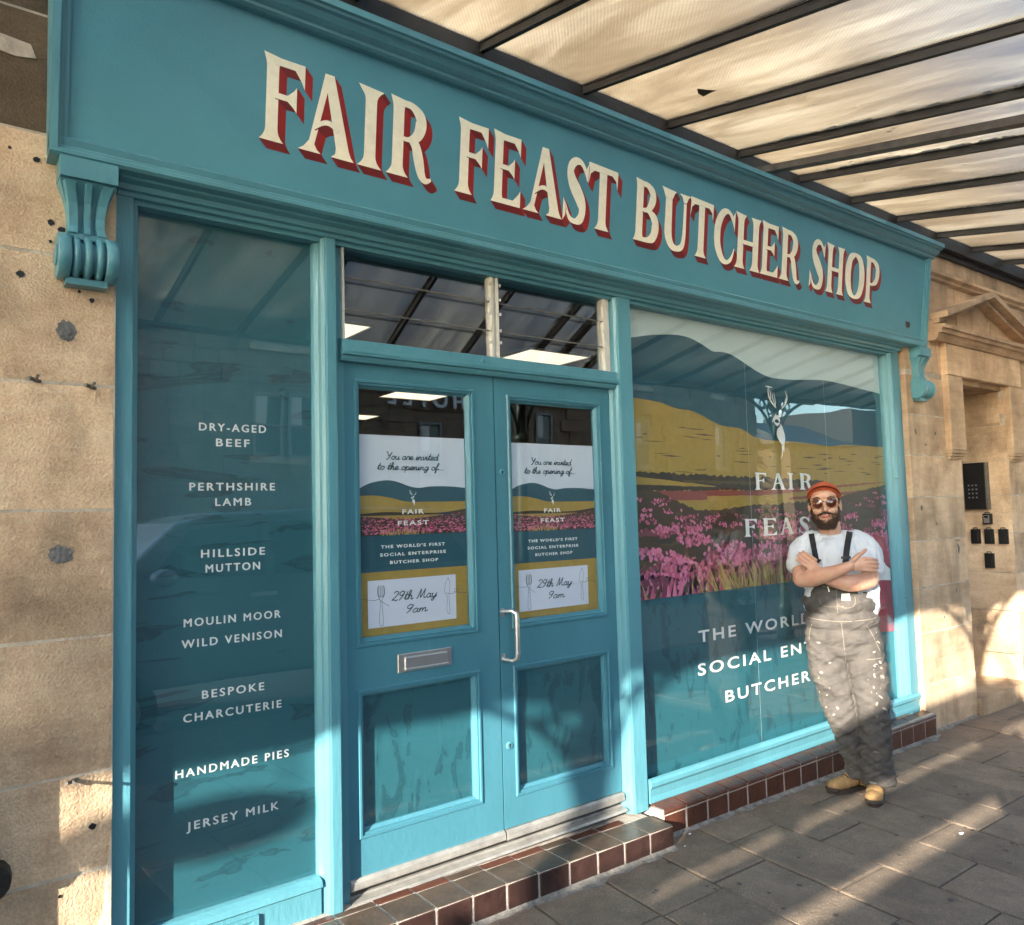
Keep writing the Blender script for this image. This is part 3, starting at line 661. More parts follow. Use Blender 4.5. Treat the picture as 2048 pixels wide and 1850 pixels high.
# right window
rw = part(B(2.872, 5.46, .086, .12, .28, .295), 'right_window')
part(MB().prof_x([(.12, .305), (.055, .300), (.045, .318), (.008, .335), (-.006, .330), (-.014, .318), (-.014, .30), (-.004, .285), (.0, .25), (-.004, .218), (.12, .218)], 2.872, 5.60), 'window_sill', parent=rw)
pane(2.874, 5.462, .305, 2.725, YG, rw)
B(2.86, 5.5, YG+.016, YG+.03, .25, 2.76).build('backing_board', DARK, rw)
C_SKY = flat('pale_sky', (.50, .62, .62), .5); C_HILL = flat('teal_hill', (.012, .080, .115), .5)
C_OCH = flat('ochre_hill', (.36, .245, .050), .5, .15, 30); C_DK = flat('dark_hedge', (.028, .022, .016), .5)
C_BRN = flat('brown_earth', (.050, .033, .018)); C_PK = flat('pink_heather', (.66, .19, .33)); C_PK2 = flat('rose_heather', (.48, .10, .18))
C_PK3 = flat('mauve_heather', (.20, .045, .075)); C_STR = flat('wine_strip', (.23, .055, .045)); C_GR = flat('straw_grass', (.48, .36, .12)); C_GN = flat('olive_scrub', (.075, .06, .022))
C_TEAL = flat('teal_panel', (.016, .085, .12))
MUR = [C_SKY, C_HILL, C_OCH, C_DK, C_BRN, C_PK, C_PK2, C_PK3, C_STR, C_GR, C_GN, C_TEAL]
HILL = [(2.86, 2.55), (2.94, 2.56), (3.09, 2.59), (3.24, 2.61), (3.33, 2.615), (3.41, 2.61), (3.46, 2.60), (3.53, 2.58), (3.61, 2.555), (3.69, 2.56), (3.77, 2.555), (3.86, 2.53), (3.95, 2.50), (4.05, 2.47), (4.16, 2.45), (4.26, 2.45), (4.40, 2.455), (4.74, 2.48), (4.98, 2.475), (5.21, 2.46), (5.57, 2.44)]
OCH = [(2.86, 2.245), (2.94, 2.24), (3.13, 2.23), (3.27, 2.205), (3.39, 2.20), (3.48, 2.18), (3.56, 2.155), (3.65, 2.13), (3.73, 2.125), (3.83, 2.12), (3.90, 2.10), (3.97, 2.075), (4.12, 2.06), (4.44, 2.06), (4.79, 2.045), (4.97, 2.06), (5.21, 2.06), (5.57, 2.06)]
HEATH = [(2.86, 1.76), (3.04, 1.76), (3.16, 1.73), (3.27, 1.69), (3.40, 1.65), (3.59, 1.645), (3.80, 1.665), (4.09, 1.67), (4.41, 1.68), (4.85, 1.71), (5.13, 1.745), (5.57, 1.80)]
def interp(pl, x):
    for a, b_ in zip(pl[:-1], pl[1:]):
        if a[0] <= x <= b_[0]: return a[1]+(b_[1]-a[1])*(x-a[0])/(b_[0]-a[0])
    return pl[-1][1] if x > pl[-1][0] else pl[0][1]
def mural(X0, X1, Z0, Z1, y, parent, dens=1., name='landscape_print', zlo=1.195):
    """the moorland picture mapped from window coordinates (2.86..5.5, zlo..2.73)"""
    fx = (X1-X0)/(5.5-2.86); fz = (Z1-Z0)/(2.73-zlo); T = lambda x, z: (X0+(min(max(x, 2.86), 5.5)-2.86)*fx, Z0+(min(max(z, zlo), 2.73)-zlo)*fz)
    mb = MB(); lay = [0]
    def pg(pts, mi, d=None):
        mb.m = mi; mb.poly([T(*p) for p in pts], y-(lay[0] if d is None else d)*.00015)
    def strip(pl, mi, zb=zlo):
        lay[0] += 1; mb.m = mi; n = len(pl)
        V = [T(*p) for p in pl]+[T(p[0], zb) for p in pl]
        mb.add([(a, y-lay[0]*.00015, b_) for a, b_ in V], [(i, i+1, n+i+1, n+i) for i in range(n-1)])
    pg([(2.86, zlo), (5.5, zlo), (5.5, 2.73), (2.86, 2.73)], 0)
    strip(cr(HILL, 5), 1); strip(cr(OCH, 5), 2)
    rr = random.Random(5)
    lay[0] += 1
    for i in range(46):  # thin furrow lines in the ochre
        x = rr.uniform(2.9, 5.4); z = rr.uniform(1.86, interp(OCH, x)-.06); l = rr.uniform(.02, .22); t = rr.uniform(.002, .005)
        s = rr.uniform(-.05, .03); pg([(x, z), (x+l*.5, z-t+s*l*.5), (x+l, z+s*l), (x+l*.5, z+t+s*l*.5)], 4)
    def ragged(a, b_, zt, zb, mi, amp, n):
        up = []; dn = []
        for i in range(n+1):
            x = a+(b_-a)*i/n; e = math.sin(math.pi*i/n)**.4
            up.append((x, zt(x)*1+amp*rr.uniform(-1, 1)*e)); dn.append((x, zb(x)+amp*rr.uniform(-1, 1)*e))
        mb.m = mi; nn = len(up); lay[0] += 1
        mb.add([(p[0], y-lay[0]*.00015, p[1]) for p in [T(*q) for q in up+dn]], [(i, i+1, nn+i+1, nn+i) for i in range(nn-1)])
    ragged(2.86, 4.7, lambda x: 1.855-.02*(x-2.86), lambda x: 1.755+.0*(x-2.86), 3, .010, 90)
    ragged(2.86, 3.58, lambda x: 1.835-.075*(x-2.86), lambda x: 1.79-.02*(x-2.86), 2, .002, 20)
    ragged(3.3, 4.4, lambda x: 1.815-.01*(x-3.3), lambda x: 1.80-.02*(x-3.3), 10, .006, 40)
    ragged(2.86, 5.5, lambda x: 1.755+.035*max(0, x-3.9), lambda x: 1.705+.06*max(0, x-3.9), 8, .004, 60)
    ragged(3.5, 5.5, lambda x: 1.725+.06*max(0, x-4.1), lambda x: 1.66+.045*max(0, x-3.9), 2, .004, 60)
    ragged(4.3, 5.5, lambda x: 1.70+.05*max(0, x-4.1), lambda x: 1.685+.045*max(0, x-4.1), 8, .003, 40)
    ragged(2.86, 5.5, lambda x: interp(HEATH, x), lambda x: zlo, 4, .008, 110)
    # dark hollows
    for i in range(int(70*dens)):
        x = rr.uniform(2.86, 5.5); h = interp(HEATH, x); t = rr.random(); z = zlo+.03+(h-.07-zlo)*t
        sx = (.03+.16*(1-t))*rr.uniform(.6, 1.3); sz = sx*rr.uniform(.14, .3); lay[0] = 14+i % 8
        pg([(x+sx*math.cos(a)*(1+rr.uniform(-.2, .2)), z+sz*math.sin(a)*(1+rr.uniform(-.35, .35))) for a in [k_*.52 for k_ in range(12)]], rr.choice((3, 3, 10, 10, 7)))
    # heather sprigs in drifts
    for i in range(int(270*dens)):
        x = rr.uniform(2.80, 5.5); h = interp(HEATH, max(x, 2.87)); t = rr.random()**1.2; z = zlo+.02+(h-.03-zlo)*t
        w_ = (.10+.28*(1-t))*rr.uniform(.5, 1.2); sl_ = rr.uniform(-.22, .12)*(1-.5*t); base = rr.choice((5, 5, 6, 6, 7)); nn = int(9+22*(1-t))
        for k_ in range(nn):
            u_ = rr.uniform(-.5, .5)+.5; px_ = x+w_*u_; pz = z+sl_*w_*u_+rr.uniform(-1, 1)*(.006+.030*(1-t)); s_ = (.005+.015*(1-t))*rr.uniform(.6, 1.3)
            if px_ < 2.86 or px_ > 5.5: continue
            an = rr.uniform(0, 3.14); ca, sa = math.cos(an), math.sin(an); lay[0] = 23+(i+k_) % 9
            el = 1.2
            pg([(px_+s_*(el*math.cos(a)*ca-.8*math.sin(a)*sa), min(pz+s_*(el*math.cos(a)*sa+.8*math.sin(a)*ca), h+.015)) for a in [q_*.9 for q_ in range(7)]], rr.choice((base, base, base, 5, 7 if base != 5 else 6)))
    # foreground pink spikes and grass tufts
    for i in range(int(120*dens)):
        x = rr.uniform(2.86, 4.0) if i % 3 else rr.uniform(4.6, 5.5); hgt = rr.uniform(.05, .12); lx = rr.uniform(-.05, .05); lay[0] = 33+i % 5
        pg([(x-.018, zlo), (x+.018, zlo), (x+lx+.006, zlo+hgt*.7), (x+lx, zlo+hgt)], rr.choice((5, 6, 6, 7, 10)))
    for i in range(int(190*dens)):
        x = rr.gauss(4.0, .30); hgt = rr.uniform(.06, .19); lx = rr.uniform(-.09, .06); lay[0] = 39+i % 5
        pg([(x-.005, zlo), (x+.005, zlo), (x+lx*.5+.003, zlo+hgt*.6), (x+lx, zlo+hgt)], rr.choice((9, 9, 9, 10, 2)))
    o = mb.build(name, MUR, parent, fix=False)
    bm = bmesh.new(); bm.from_mesh(o.data); 
    for f in bm.faces:
        f.normal_update()
        if f.normal.y > 0: f.normal_flip()
    bm.to_mesh(o.data); bm.free(); return o
YM = YG+.0148
mural(2.872, 5.462, 1.195, 2.73, YM, rw)
part(MB().poly([(2.872, .29), (5.462, .29), (5.462, 1.1955), (2.872, 1.1955)], YM-.0004), 'window_film', FILM_V, rw)
part(B(3.885, 3.8865, YM-.0072, YM-.0069, .305, 2.6), 'film_seam', C_SKY, rw); part(B(4.72, 4.7215, YM-.0072, YM-.0069, .305, 2.6), 'film_seam', C_SKY, rw)
YR = YG+.0075
for word, zz, xa in (('FAIR', 1.758, [(3.93, 4.055), (4.085, 4.245), (4.262, 4.335), (4.385, 4.54)]), ('FEAST', 1.485, [(3.81, 3.94), (3.985, 4.13), (4.15, 4.31), (4.355, 4.48), (4.53, 4.68)])):
    for ch, (a, b_) in zip(word, xa): letter(ch, a, b_, zz, zz+.102, lambda z: YR+.0016, rw, [WHITE])
for t_, a, b_, z in (("THE WORLD'S FIRST", 3.368, 5.13, .932), ('SOCIAL ENTERPRISE', 3.352, 5.16, .757), ('BUTCHER SHOP', 3.575, 4.95, .58)):
    text_obj(t_, a, b_, z, z+.062, YR, WHITE, rw, space=1.3, bold=.02)
def stag(cx_, cz, s, y, parent, m=WHITE, body=None):
    """stag emblem drawn in a unit box: z 0 at the tip of the chest, 1 at the antler tips"""
    mb = MB(); k = [0]
    def T(x, yy): return (cx_+(x-620)/815*s, cz+(1105-yy)/815*s)
    def pg(pts):
        k[0] += 1; mb.poly([T(*p) for p in cr(pts+[pts[0]], 3)[:-1]], y-k[0]*.00004)
    def rb(*p, n=5):
        k[0] += 1; Lf, Rg = ribbon_poly([(*T(a, b_), w_/815*s) for a, b_, w_ in p], n); nn = len(Lf)
        mb.add([(a, y-k[0]*.00004, b_) for a, b_ in Lf+Rg], [(i, i+1, nn+i+1, nn+i) for i in range(nn-1)])
    rb((560, 528, 10), (496, 480, 22), (436, 410, 22), (424, 340, 18), (436, 295, 12)); rb((372, 290, 6), (440, 294, 20), (512, 298, 6))
    rb((552, 520, 8), (526, 462, 15), (500, 410, 14), (496, 345, 6)); rb((545, 500, 8), (556, 455, 13), (536, 400, 12), (534, 352, 5)); rb((470, 430, 12), (462, 370, 14), (455, 320, 6))
    rb((662, 528, 8), (724, 490, 20), (772, 430, 20), (776, 370, 17), (752, 318, 8)); rb((670, 505, 10), (676, 480, 16), (692, 452, 6)); rb((735, 470, 10), (742, 440, 14), (756, 400, 6))
    pg([(612, 560), (640, 545), (666, 560), (668, 590), (645, 606), (614, 596)])
    rb((600, 600, 30), (630, 612, 44), (655, 590, 20)); rb((505, 690, 16), (520, 650, 40), (560, 632, 50), (600, 650, 40), (618, 690, 16)); rb((510, 690, 14), (560, 718, 34), (610, 700, 18))
    rb((470, 700, 6), (500, 660, 18), (525, 620, 12), (560, 580, 4)); rb((480, 660, 4), (520, 640, 14))
    pg([(636, 700), (610, 740), (565, 770), (548, 810), (555, 860), (600, 915), (630, 940), (650, 975), (668, 1030), (680, 1000), (690, 930), (706, 880), (700, 820), (676, 770), (655, 730)])
    rb((645, 960, 24), (640, 1040, 12), (622, 1080, 8), (596, 1108, 3))
    o = mb.build('stag_emblem', m, parent, fix=False)
    bm = bmesh.new(); bm.from_mesh(o.data); bmesh.ops.triangulate(bm, faces=[f for f in bm.faces if len(f.verts) > 4])
    for f in bm.faces:
        f.normal_update()
        if f.normal.y > 0: f.normal_flip()
    bm.to_mesh(o.data); bm.free()
    return o
stag(4.215, 1.95, .44, YR, rw, WHITE)

# reflection low in the window corner, painted as flat red and white sheets
rn = thing('red_reflection', 'red and white reflection painted flat in corner of right window', 'poster', (5.40, YR-.0016, 1.0))
RN = flat('red_reflection', (.42, .02, .04), .5, .4, 25)
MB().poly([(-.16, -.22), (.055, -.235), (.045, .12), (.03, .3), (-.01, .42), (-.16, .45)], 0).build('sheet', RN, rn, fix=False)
MB().poly([(-.10, .13), (.04, .12), (.04, .20), (-.02, .23), (-.03, .25), (-.10, .215)], -.0004).build('white_reflection', WHITE, rn, fix=False)
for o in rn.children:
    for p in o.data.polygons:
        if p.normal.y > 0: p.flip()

# --- doors ------------------------------------------------------------------------
DZ0, DZ1 = .300, 2.272
part(B(1.30, 2.735, .045, .12, 2.275, 2.30), 'door_head')
part(MB().prof_x([(.12, 2.262), (.02, 2.264), (.012, 2.275), (.012, 2.284), (-.002, 2.286), (-.006, 2.298), (-.006, 2.306), (.006, 2.309), (.006, 2.345), (.03, 2.352), (.12, 2.352)], 1.28, 2.755), 'transom_bar')
def door(x0, x1, gx0, gx1, gz0, gz1, px0, px1, pz0, pz1):
    y = .05; d = MB()
    for (a, b_, c_, e) in ((x0, gx0-.012, DZ0, DZ1), (gx1+.014, x1, DZ0, DZ1), (gx0-.012, gx1+.014, gz1+.012, DZ1), (gx0-.012, gx1+.014, pz1+.012, gz0-.012), (gx0-.012, gx1+.014, DZ0, pz0-.012)):
        d.box(a, b_, y, y+.05, c_, e)
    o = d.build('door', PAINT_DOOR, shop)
    for (a, b_, c_, e) in ((gx0, gx1, gz0, gz1), (px0, px1, pz0, pz1)):
        bd = MB()  # bolection bead: outer step proud, slope to the glass
        def ring(i, o_, yi, yo):
            bd.add([(a-o_, yo, c_-o_), (b_+o_, yo, c_-o_), (b_+o_, yo, e+o_), (a-o_, yo, e+o_), (a-i, yi, c_-i), (b_+i, yi, c_-i), (b_+i, yi, e+i), (a-i, yi, e+i)],
                   [(0, 1, 5, 4), (1, 2, 6, 5), (2, 3, 7, 6), (3, 0, 4, 7)])
        ring(.030, .034, y-.007, y-.0005); ring(.022, .030, y-.007, y-.007); ring(.020, .022, y+.003, y-.007); ring(.0, .020, y+.022, y+.003); ring(0, 0.0001, y+.03, y+.022)
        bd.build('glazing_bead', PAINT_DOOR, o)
    return o
dl = door(1.302, 2.020, 1.377, 1.881, 1.186, 2.168, 1.377, 1.881, .470, .960)
dr = door(2.026, 2.733, 2.127, 2.640, 1.180, 2.158, 2.125, 2.645, .456, .952)
YD = .07
for d_, (a, b_, c_, e), (pa, pb, pc, pe) in ((dl, (1.377, 1.881, 1.186, 2.168), (1.377, 1.881, .470, .960)), (dr, (2.127, 2.640, 1.180, 2.158), (2.125, 2.645, .456, .952))):
    pane(a-.002, b_+.002, c_-.002, e+.002, YD, d_); pane(pa-.002, pb+.002, pc-.002, pe+.002, YD, d_)
    MB().poly([(pa-.004, pc-.004), (pb+.004, pc-.004), (pb+.004, pe+.004), (pa-.004, pe+.004)], YD+.010).build('window_film', FILM_V, d_)
    B(pa-.02, pb+.02, YD+.014, YD+.03, pc-.02, pe+.02).build('backing_board', DARK, d_)
part(B(2.0205, 2.0255, .06, .09, DZ0, DZ1), 'door_gap', BLACK)
part(MB().prof_x([(.05, .300), (.042, .300), (.036, .294), (.032, .288), (.030, .268), (.034, .262), (.05, .260), (.1, .26), (.1, .299)], 1.302, 2.018), 'weather_bar', BRASS, dl)
part(MB().prof_x([(.05, .298), (.042, .298), (.036, .292), (.032, .286), (.030, .264), (.034, .258), (.05, .256), (.1, .256), (.1, .297)], 2.028, 2.732), 'weather_bar', BRASS, dr)
part(MB().prof_x([(.12, .236), (.058, .236), (.050, .230), (.020, .224), (.012, .216), (.12, .19)], 1.30, 2.735), 'threshold', BRASS)
# letterbox
lb_ = MB().box(-.127, .127, -.006, 0, -.037, .037, ch=.003).build('letterbox', ALU, dl); lb_.location = (1.646, .05, 1.07)
MB().box(-.100, .102, -.013, -.006, -.024, .024, ch=.005).build('letterbox_flap', ALU, lb_)
MB().box(-.101, .103, -.019, -.006, -.028, -.020, ch=.003).build('letterbox_lip', ALU, lb_)
# pull handle
hd = MB()
hd.box(2.028, 2.048, .044, .05, 1.205, 1.24); hd.box(2.028, 2.048, .044, .05, 1.01, 1.045)
hm = hd.build('pull_handle', ALU, dr)
hh = MB(); hh.tube([(2.04, .046, 1.228), (2.055, -.0, 1.232), (2.066, -.018, 1.222), (2.068, -.02, 1.20), (2.068, -.02, 1.05), (2.066, -.018, 1.028), (2.055, -.0, 1.018), (2.04, .046, 1.022)], [.009, .009, .010, .011, .011, .010, .009, .009], 10); hh.build('grip', ALU, hm)
sc_ = MB()
for z in (1.214, 1.231, 1.02, 1.036): sc_.ell((2.034, .0435, z), (.003, .002, .003), 8, 4)
sc_.build('screw', BLACK, hm)
for (x, z, lbl) in ((2.058, 1.838, None), (2.060, .647, None)):
    e = MB(); e.tube([(0, 0, 0), (0, -.006, 0)], [.017, .014], 16); es = e.build('keyhole_cover', P_, dr); es.location = (x, .05, z)
    kk = MB(); kk.box(-.002, .002, -.0075, -.0055, -.009, .003); kk.tube([(0, -.0055, .004), (0, -.0078, .004)], .0042, 8); kk.build('keyhole', BLACK, es)
ss = MB(); ss.ell((0, 0, 0), (.011, .006, .011), 10, 6); s_o = part(ss, 'bolt_head'); s_o.location = (1.941, .004, 2.325)
for (x, z) in ((5.475, 1.84), (5.49, 1.0)): 
    q_ = MB(); q_.tube([(x, .02, z), (x-.004, -.012, z)], .005, 8); part(q_, 'screw')

# transom louvres
tw = part(B(1.29, 2.75, .085, .12, 2.352, 2.362), 'transom_window')
wf = MB()
for grp in (((1.292, 1.302),), ((2.009, 2.021), (2.037, 2.050)), ((2.70, 2.735),)):
    wf = MB()
    for a, b_ in grp: wf.box(a, b_, .030, .075, 2.352, 2.73)
    if len(grp) > 1: wf.box(2.016, 2.042, .045, .07, 2.352, 2.73)
    for x in ([2.000, 2.058] if len(grp) > 1 else [2.694] if grp[0][0] > 2 else []):
        for z in (2.42, 2.475, 2.55, 2.615, 2.68): wf.box(x-.004, x+.003, .026, .034, z-.006, z+.006)
    wf.build('louvre_frame', WHITE_ALU, tw)
for a, b_ in ((1.300, 2.005), (2.053, 2.70)):
    for z0_, z1_ in ((2.345, 2.482), (2.470, 2.612), (2.600, 2.74)):
        g_ = MB(); g_.add([(a, .040, z0_), (b_, .040, z0_), (b_, .062, z1_), (a, .062, z1_), (a, .045, z0_), (b_, .045, z0_), (b_, .067, z1_), (a, .067, z1_)],
                          [(0, 1, 2, 3), (4, 7, 6, 5), (0, 4, 5, 1), (3, 2, 6, 7), (0, 3, 7, 4), (1, 5, 6, 2)])
        g_.build('louvre_blade', LOUVRE, tw)
        e_ = MB(); e_.box(a, b_, .0385, .0405, z0_-.001, z0_+.0045); e_.build('blade_edge', RUST_STEEL, tw)

# door posters
SCR = {  # simple joined handwriting, unit x-height .45, strokes of points
 'Y': (.62, [[(0, .95), (.12, 1.), (.2, .8), (.22, .6), (.33, .52), (.48, .7), (.6, 1.)], [(.6, 1.), (.45, .5), (.3, .1), (.12, -.05)]]),
 'o': (.42, [[(.36, .38), (.22, .46), (.06, .3), (.06, .1), (.18, 0), (.33, .08), (.38, .28), (.3, .42), (.36, .36), (.46, .36)]]),
 'u': (.46, [[(0, .3), (.08, .45), (.06, .2), (.12, .02), (.26, .03), (.38, .45)], [(.38, .45), (.35, .12), (.42, 0), (.52, .12)]]),
 'a': (.46, [[(.36, .4), (.2, .46), (.05, .28), (.05, .08), (.16, 0), (.3, .12), (.38, .44)], [(.38, .44), (.35, .12), (.42, 0), (.52, .12)]]),
 'r': (.36, [[(0, .1), (.1, .42), (.16, .5), (.2, .4), (.34, .42), (.3, .2), (.3, .04), (.42, .1)]]),
 'e': (.38, [[(0, .12), (.2, .2), (.32, .36), (.2, .46), (.06, .28), (.08, .05), (.22, 0), (.42, .14)]]),
 'i': (.24, [[(0, .12), (.12, .45), (.08, .1), (.14, 0), (.28, .12)], [(.15, .62), (.17, .66)]]),
 'n': (.48, [[(0, .2), (.08, .45), (.04, .0), (.12, .3), (.26, .46), (.32, .32), (.29, .08), (.36, 0), (.5, .12)]]),
 'v': (.38, [[(0, .3), (.08, .45), (.12, .15), (.16, .0), (.3, .2), (.34, .45), (.42, .38)]]),
 't': (.3, [[(0, .1), (.14, .5), (.22, .92), (.12, .2), (.16, 0), (.32, .12)], [(.02, .52), (.34, .56)]]),
 'd': (.48, [[(.36, .4), (.2, .46), (.05, .28), (.05, .08), (.16, 0), (.32, .2), (.46, .98), (.36, .15), (.42, 0), (.52, .12)]]),
 'h': (.46, [[(0, .1), (.2, .7), (.2, .98), (.1, .9), (.04, .0), (.14, .32), (.28, .45), (.32, .3), (.29, .06), (.36, 0), (.5, .12)]]),
 'p': (.46, [[(0, .25), (.1, .48), (.0, -.4)], [(.06, .2), (.2, .44), (.34, .42), (.36, .2), (.24, .0), (.08, .04)], [(.3, .02), (.48, .12)]]),
 'g': (.44, [[(.36, .4), (.2, .46), (.05, .28), (.06, .08), (.18, .02), (.32, .2), (.4, .45), (.3, -.2), (.14, -.38), (.04, -.26), (.2, -.08), (.48, .12)]]),
 'f': (.36, [[(0, .1), (.2, .5), (.34, .9), (.24, .98), (.14, .6), (.06, -.1), (.04, -.4), (.14, -.3), (.16, .0), (.2, .12), (.4, .16)]]),
 '.': (.22, [[(.03, .04), (.13, .05)]]), ' ': (.3, []),
 '2': (.5, [[(.08, .78), (.2, .98), (.42, .92), (.42, .7), (.22, .35), (.0, .04), (.12, .1), (.3, .0), (.48, .08)]]),
 '9': (.5, [[(.42, .85), (.26, .98), (.08, .8), (.08, .6), (.24, .5), (.42, .72), (.46, .92), (.34, .4), (.1, -.02)]]),
 'M': (.85, [[(0, .05), (.1, .1), (.26, .9), (.3, .98), (.32, .4), (.36, .1), (.6, .9), (.64, .98), (.62, .3), (.68, .02), (.82, .12)]]),
 'm': (.66, [[(0, .2), (.08, .45), (.04, .0), (.12, .32), (.24, .45), (.26, .25), (.23, 0), (.32, .32), (.44, .45), (.48, .3), (.46, .06), (.52, 0), (.68, .14)]]),
 'y': (.46, [[(0, .3), (.08, .45), (.06, .2), (.14, .04), (.28, .1), (.42, .45), (.3, -.1), (.16, -.38), (.04, -.28), (.2, -.08), (.5, .12)]]),
}
INK = flat('ink_teal', (.02, .075, .095))
def script(txt, x0, x1, z0, h, y, parent, wgt=.075, sl=.22):
    w_ = sum(SCR[c][0] for c in txt); k_ = (x1-x0)/w_; mb = MB(); x = 0; q_ = 0
    for c in txt:
        for s in SCR[c][1]:
            q_ += 1; Lf, Rg = ribbon_poly([(x0+(x+px+sl*pz*.8)*k_, z0+pz*h, wgt*h*(1. if i % 2 else .85)) for i, (px, pz) in enumerate(s)], 5); nn = len(Lf)
            mb.add([(a, y-.00003*(q_ % 4), b_) for a, b_ in Lf+Rg], [(i, i+1, nn+i+1, nn+i) for i in range(nn-1)])
        x += SCR[c][0]
    o = mb.build('handwriting', INK, parent, fix=False)
    for p in o.data.polygons:
        if p.normal.y > 0: p.flip()
    return o
def poster(X0, X1, Z0, Z1, label):
    t = thing('invitation_poster', label, 'poster', (0, 0, 0), 'matching opening invitation posters in the doors')
    y = YD+.0100; W_ = X1-X0; dz = Z1-1.986
    B(X0, X1, y, y+.0008, Z0, Z1).build('sheet', flat('poster_white', (.56, .62, .70)), t)
    hl = [(X0, Z1-.216), (X0+.045, Z1-.196), (X0+.10, Z1-.185), (X0+.14, Z1-.184), (X0+.18, Z1-.192), (X0+.225, Z1-.207), (X0+.27, Z1-.214), (X0+.33, Z1-.208), (X0+.42, Z1-.208), (X1, Z1-.214)]
    lay = MB(); n = 0
    def st_(pl, zb, mi):
        nonlocal n
        n += 1; pl = cr(pl, 4); lay.m = mi; q_ = len(pl); yy = y-.0002*n
        lay.add([(a, yy, b_) for a, b_ in pl]+[(a, yy, zb) for a, b_ in pl], [(i, i+1, q_+i+1, q_+i) for i in range(q_-1)])
    st_(hl, Z1-.42, 0); st_([(X0, Z1-.246), (X0+.07, Z1-.245), (X0+.15, Z1-.257), (X0+.21, Z1-.270), (X0+.30, Z1-.272), (X1, Z1-.272)], Z1-.42, 1)
    rr = random.Random(9)
    st_([(X0, Z1-.318), (X0+.12, Z1-.312), (X0+.25, Z1-.318), (X0+.38, Z1-.318), (X1, Z1-.304)], Z1-.326, 2)
    st_([(X0, Z1-.328), (X0+.10, Z1-.336), (X0+.2, Z1-.345), (X0+.33, Z1-.334), (X1, Z1-.312)], Z1-.408, 3)
    for i in range(900):
        x = rr.uniform(X0+.004, X1-.012); z = Z1-.404+rr.random()**1.1*(.064+.02*abs((x-X0-.2)/.3)); s_ = rr.uniform(.003, .007)*(1.3-(z-Z1+.404)/.1)
        lay.m = rr.choice((4, 4, 5, 5, 6, 2)); yy = y-.0012-.00004*(i % 8)
        lay.add([(x, yy, z), (x+s_*1.8, yy, z+s_*.3), (x+s_*1.5, yy, z+s_), (x+s_*.2, yy, z+s_*.8)], [(0, 1, 2, 3)])
    for i in range(60):
        x = X0+.2+rr.gauss(0, .05); lay.m = 7; yy = y-.0017; lay.add([(x-.0015, yy, Z1-.408), (x+.0015, yy, Z1-.408), (x+rr.uniform(-.02, .012), yy, Z1-.408+rr.uniform(.015, .04))], [(0, 1, 2)])
    lay.m = 8; lay.add([(a, y-.0019, b_) for a, b_ in ((X0, Z1-.55), (X1, Z1-.55), (X1, Z1-.406), (X0, Z1-.406))], [(0, 1, 2, 3)])
    lay.m = 1; lay.add([(a, y-.0019, b_) for a, b_ in ((X0, Z0), (X1, Z0), (X1, Z1-.55), (X0, Z1-.55))], [(0, 1, 2, 3)])
    cx0, cx1 = X0+.030, X1-.060; lay.m = 9; lay.add([(a, y-.0021, b_) for a, b_ in ((cx0, Z0+.030), (cx1, Z0+.030), (cx1, Z0+.216), (cx0, Z0+.216))], [(0, 1, 2, 3)])
    o = lay.build('moorland_print', [C_HILL, C_OCH, C_DK, C_BRN, C_PK, C_PK2, C_PK3, C_GR, C_TEAL, flat('card_white', (.60, .64, .74))], t, fix=False)
    for p in o.data.polygons:
        if p.normal.y > 0: p.flip()
    yt = y-.0026
    cxx = (X0+X1)/2-.02
    script('You are invited', X0+.115, X0+.365, Z1-.098, .030, yt, t, .13); script('to the opening of...', X0+.078, X0+.395, Z1-.140, .030, yt, t, .13)
    text_obj('FAIR', X0+.190, X0+.293, Z1-.321, Z1-.303, yt, WHITE, t, space=1.3, bold=.03); text_obj('FEAST', X0+.168, X0+.315, Z1-.367, Z1-.349, yt, WHITE, t, space=1.3, bold=.03)
    for s_, a, b_, z in (("THE WORLD'S FIRST", .090, .392, .455), ('SOCIAL ENTERPRISE', .086, .396, .487), ('BUTCHER SHOP', .130, .357, .519)):
        text_obj(s_, X0+a, X0+b_, Z1-z-.002, Z1-z+.010, yt, WHITE, t, space=1.3, bold=.035)
    stag(X0+.243, Z1-.292, .066, yt, t)
    script('29th May', X0+.135, X0+.345, Z0+.130, .036, yt, t, .13); script('9am', X0+.195, X0+.300, Z0+.075, .034, yt, t, .13)
    ln = MB()
    def wire(pts, w_=.0016):
        Lf, Rg = ribbon_poly([(a, b_, w_) for a, b_ in pts], 5); nn = len(Lf); ln.add([(a, yt-.0001*(len(ln.v) % 3), b_) for a, b_ in Lf+Rg], [(i, i+1, nn+i+1, nn+i) for i in range(nn-1)])
    fx_ = X0+.088; zc = Z0+.16
    for d_ in (-.012, -.004, .004, .012): wire([(fx_+d_, zc+.035), (fx_+d_*1.05, zc), (fx_+d_*.5, zc-.012)], .0026)
    wire([(fx_-.014, zc+.03), (fx_-.015, zc), (fx_-.004, zc-.025), (fx_-.006, zc-.06), (fx_-.009, zc-.115), (fx_, zc-.125), (fx_+.008, zc-.115), (fx_+.005, zc-.06), (fx_+.004, zc-.025), (fx_+.015, zc), (fx_+.014, zc+.03)])
    wire([(X0, zc-.012), (fx_-.03, zc-.022), (fx_-.012, zc-.018), (fx_+.01, zc-.035), (fx_+.036, zc-.05)])
    kx = X1-.098
    wire([(kx, zc+.045), (kx-.014, zc+.02), (kx-.018, zc-.015), (kx-.006, zc-.035), (kx-.009, zc-.09), (kx-.002, zc-.105), (kx+.006, zc-.098), (kx+.002, zc-.035), (kx+.006, zc-.01), (kx+.008, zc+.02), (kx, zc+.045)])
